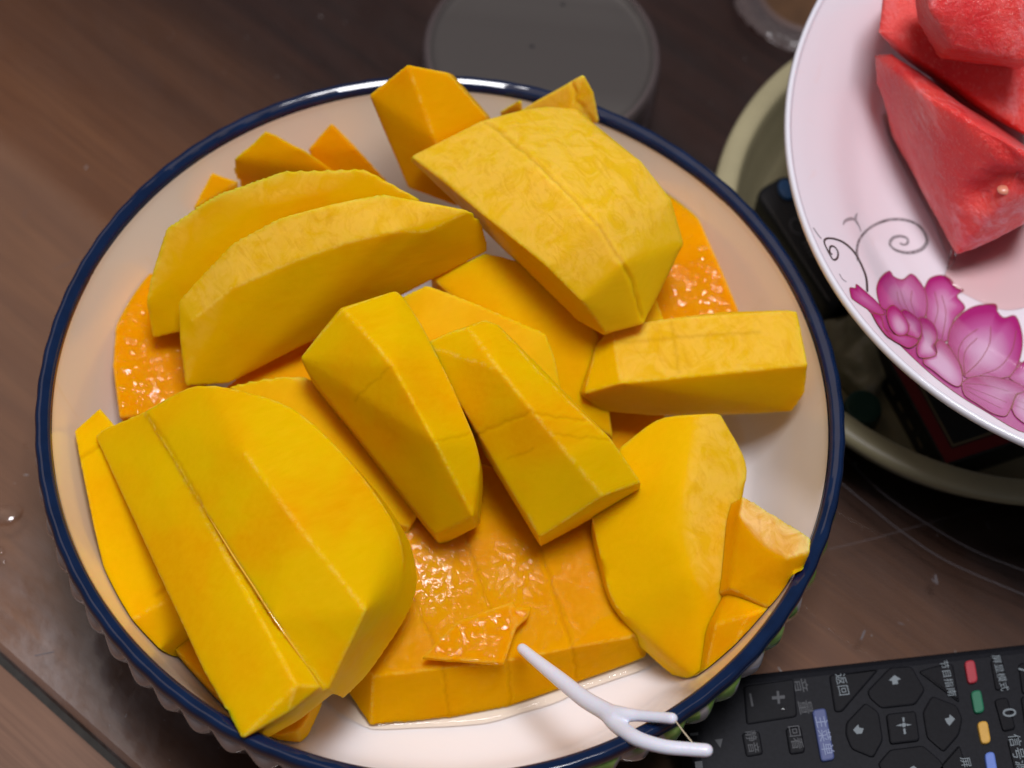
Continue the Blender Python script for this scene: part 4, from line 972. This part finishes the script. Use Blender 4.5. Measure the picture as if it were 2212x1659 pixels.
k = key([(905, 588), (988, 574), (1047, 893), (962, 908)], 1.2, plain('slate_blue_key', (0.055, 0.075, 0.20), 0.5), name='menu_key'); lettering('主菜单', (975, 748), 3.6, k, 1.2, plain('menu_print', (0.20, 0.24, 0.38), 0.6), 1.05)
k = key([(740, 700), (838, 688), (865, 850), (768, 864)], 0.7, name='replay_key'); lettering('回看', (798, 760), 3.4, k, 0.7, PRINTD)
k = key([(470, 730), (580, 716), (606, 862), (498, 880)], 0.5, name='mute_key'); lettering('静音', (530, 788), 3.2, k, 0.5, PRINTD)
for poly, col, nm in (([(1845, 285), (1908, 276), (1932, 415), (1870, 428)], (0.33, 0.022, 0.036), 'red_key'), ([(1884, 472), (1948, 460), (1973, 600), (1910, 612)], (0.008, 0.13, 0.065), 'green_key'),
                      ([(1924, 662), (1988, 652), (2012, 790), (1952, 800)], (0.55, 0.31, 0.05), 'yellow_key'), ([(1970, 852), (2030, 842), (2055, 985), (1992, 996)], (0.11, 0.19, 0.55), 'blue_key')):
    key(poly, 1.3, plain(nm + '_rubber', col, 0.45, var=0.08), 0.0012, nm)
k = key([(2005, 275), (2080, 262), (2118, 455), (2040, 470)], 0.7, name='mode_key'); lettering('屏显模式', (2062, 362), 2.6, k, 0.7)
k = key([(2030, 522), (2112, 508), (2165, 705), (2085, 722)], 0.9, name='number_key'); lettering('0', (2117, 608), 5.2, k, 0.9)
k = key([(2180, 300), (2300, 285), (2330, 470), (2205, 490)], 0.9, name='number_key'); lettering('7', (2215, 345), 5.2, k, 0.9)
k = key([(2195, 505), (2300, 490), (2340, 690), (2225, 710)], 0.9, name='number_key')
k = key([(2110, 770), (2185, 758), (2240, 960), (2160, 975)], 0.7, name='source_key'); lettering('信号源', (2172, 860), 3.6, k, 0.7)
flat([(303, 775), (352, 768), (338, 825)], remote, 0.0, PRINTD, 'printed_triangle'); flat([(180, 910), (225, 905), (230, 950), (185, 950)], remote, 0.0, PRINTD, 'printed_square'); flat([(150, 735), (200, 728), (202, 745), (152, 752)], remote, 0.0, PRINTD, 'printed_bar')
drop(1692, 1532, ZR, 1.3, 1.0, 0.7, 'small round water drop on the black remote below the return key', 0.1, None)

# ================================================================== GREY LID AND COASTER
CL, nt, b = new_mat('clear_plastic')
for n_ in list(nt.nodes):
    if n_.type != 'OUTPUT_MATERIAL': nt.nodes.remove(n_)
out = [n_ for n_ in nt.nodes if n_.type == 'OUTPUT_MATERIAL'][0]
tr = node(nt, 'ShaderNodeBsdfTransparent'); tr.inputs[0].default_value = (0.86, 0.80, 0.80, 1); gl = node(nt, 'ShaderNodeBsdfGlossy'); gl.inputs['Roughness'].default_value = 0.15
df = node(nt, 'ShaderNodeBsdfDiffuse'); df.inputs[0].default_value = (0.30, 0.24, 0.24, 1)
lw = node(nt, 'ShaderNodeLayerWeight'); lw.inputs[0].default_value = 0.35
mxa = node(nt, 'ShaderNodeMixShader'); mxa.inputs[0].default_value = 0.22; nt.links.new(tr.outputs[0], mxa.inputs[1]); nt.links.new(df.outputs[0], mxa.inputs[2])
mxb = node(nt, 'ShaderNodeMixShader'); nt.links.new(mul(nt, lw.outputs['Fresnel'], 0.5), mxb.inputs[0]); nt.links.new(mxa.outputs[0], mxb.inputs[1]); nt.links.new(gl.outputs[0], mxb.inputs[2])
nt.links.new(mxb.outputs[0], out.inputs[0]); CLEAR = CL
m_, nt, b = new_mat('grey_lid'); wv = noise_tex(nt, 60, 2, 0.4, objco(nt, (0.03, 1, 1)))
nt.links.new(mix(nt, rng(nt, wv, 0.35, 0.65), (0.062, 0.054, 0.050), (0.080, 0.072, 0.066)), b.inputs['Base Color']); b.inputs['Roughness'].default_value = 0.35
LIDM = m_
lc = P(1171, 108, 24); lc0 = np.array([lc[0], lc[1], 0.0])
jar = empty('round_jar', tuple(lc0), 'round clear jar with a dull grey lid behind the mango bowl', 'jar')
lathe('jar_body', smooth_prof(mm([(33.30, 0.4), (36.85, 2), (37.96, 8), (38.07, 16), (37.63, 22), (36.63, 24.5), (35.41, 24.2)]), 36), 96, CLEAR, jar, loc=tuple(lc0))
lathe('grey_lid', smooth_prof(mm([(0.01, 22.6), (26.64, 22.5), (33.30, 22.4), (35.08, 23.4), (35.96, 22.6), (36.19, 18)]), 36), 96, LIDM, jar, loc=tuple(lc0))
for x, y, r in ((1216, 9, 0.55), (1149, 100, 0.6)):
    c_ = P(x, y, 22.7); v_, f_ = prism([c_ + np.array([r * 1.3 * math.cos(t), r * math.sin(t), 0]) / 1000 for t in np.linspace(0, 2 * math.pi, 10, endpoint=False)], 0.0223, 0.0228, 0.0001)
    mesh_obj('dark_speck', v_, f_, BLK, jar)
cc = P(1748, -14, 0); cc0 = np.array([cc[0], cc[1], 0.0])
co_ = empty('wooden_coaster', tuple(cc0), 'round brown coaster wrapped in crinkled clear film behind the cream tray', 'coaster')
lathe('coaster_disc', smooth_prof(mm([(0.01, 2.2), (10, 2.2), (17.2, 2.1), (18.3, 1.4), (18.4, 0.3)]), 24), 64, plain('brown_coaster', (0.085, 0.040, 0.016), 0.4, var=0.25, scale=90), co_, loc=tuple(cc0))
lathe('clear_film', smooth_prof(mm([(17.0, 2.6), (19.5, 2.6), (22.5, 2.0), (25.6, 1.0), (26.2, 0.3)]), 30), 220, CLEAR, co_, loc=tuple(cc0),
      rfun=lambda th, r, z, i: r + 0.0009 * (noise.noise((math.cos(th) * 9, math.sin(th) * 9, i * 0.3))) * (r - 0.016) / 0.008)
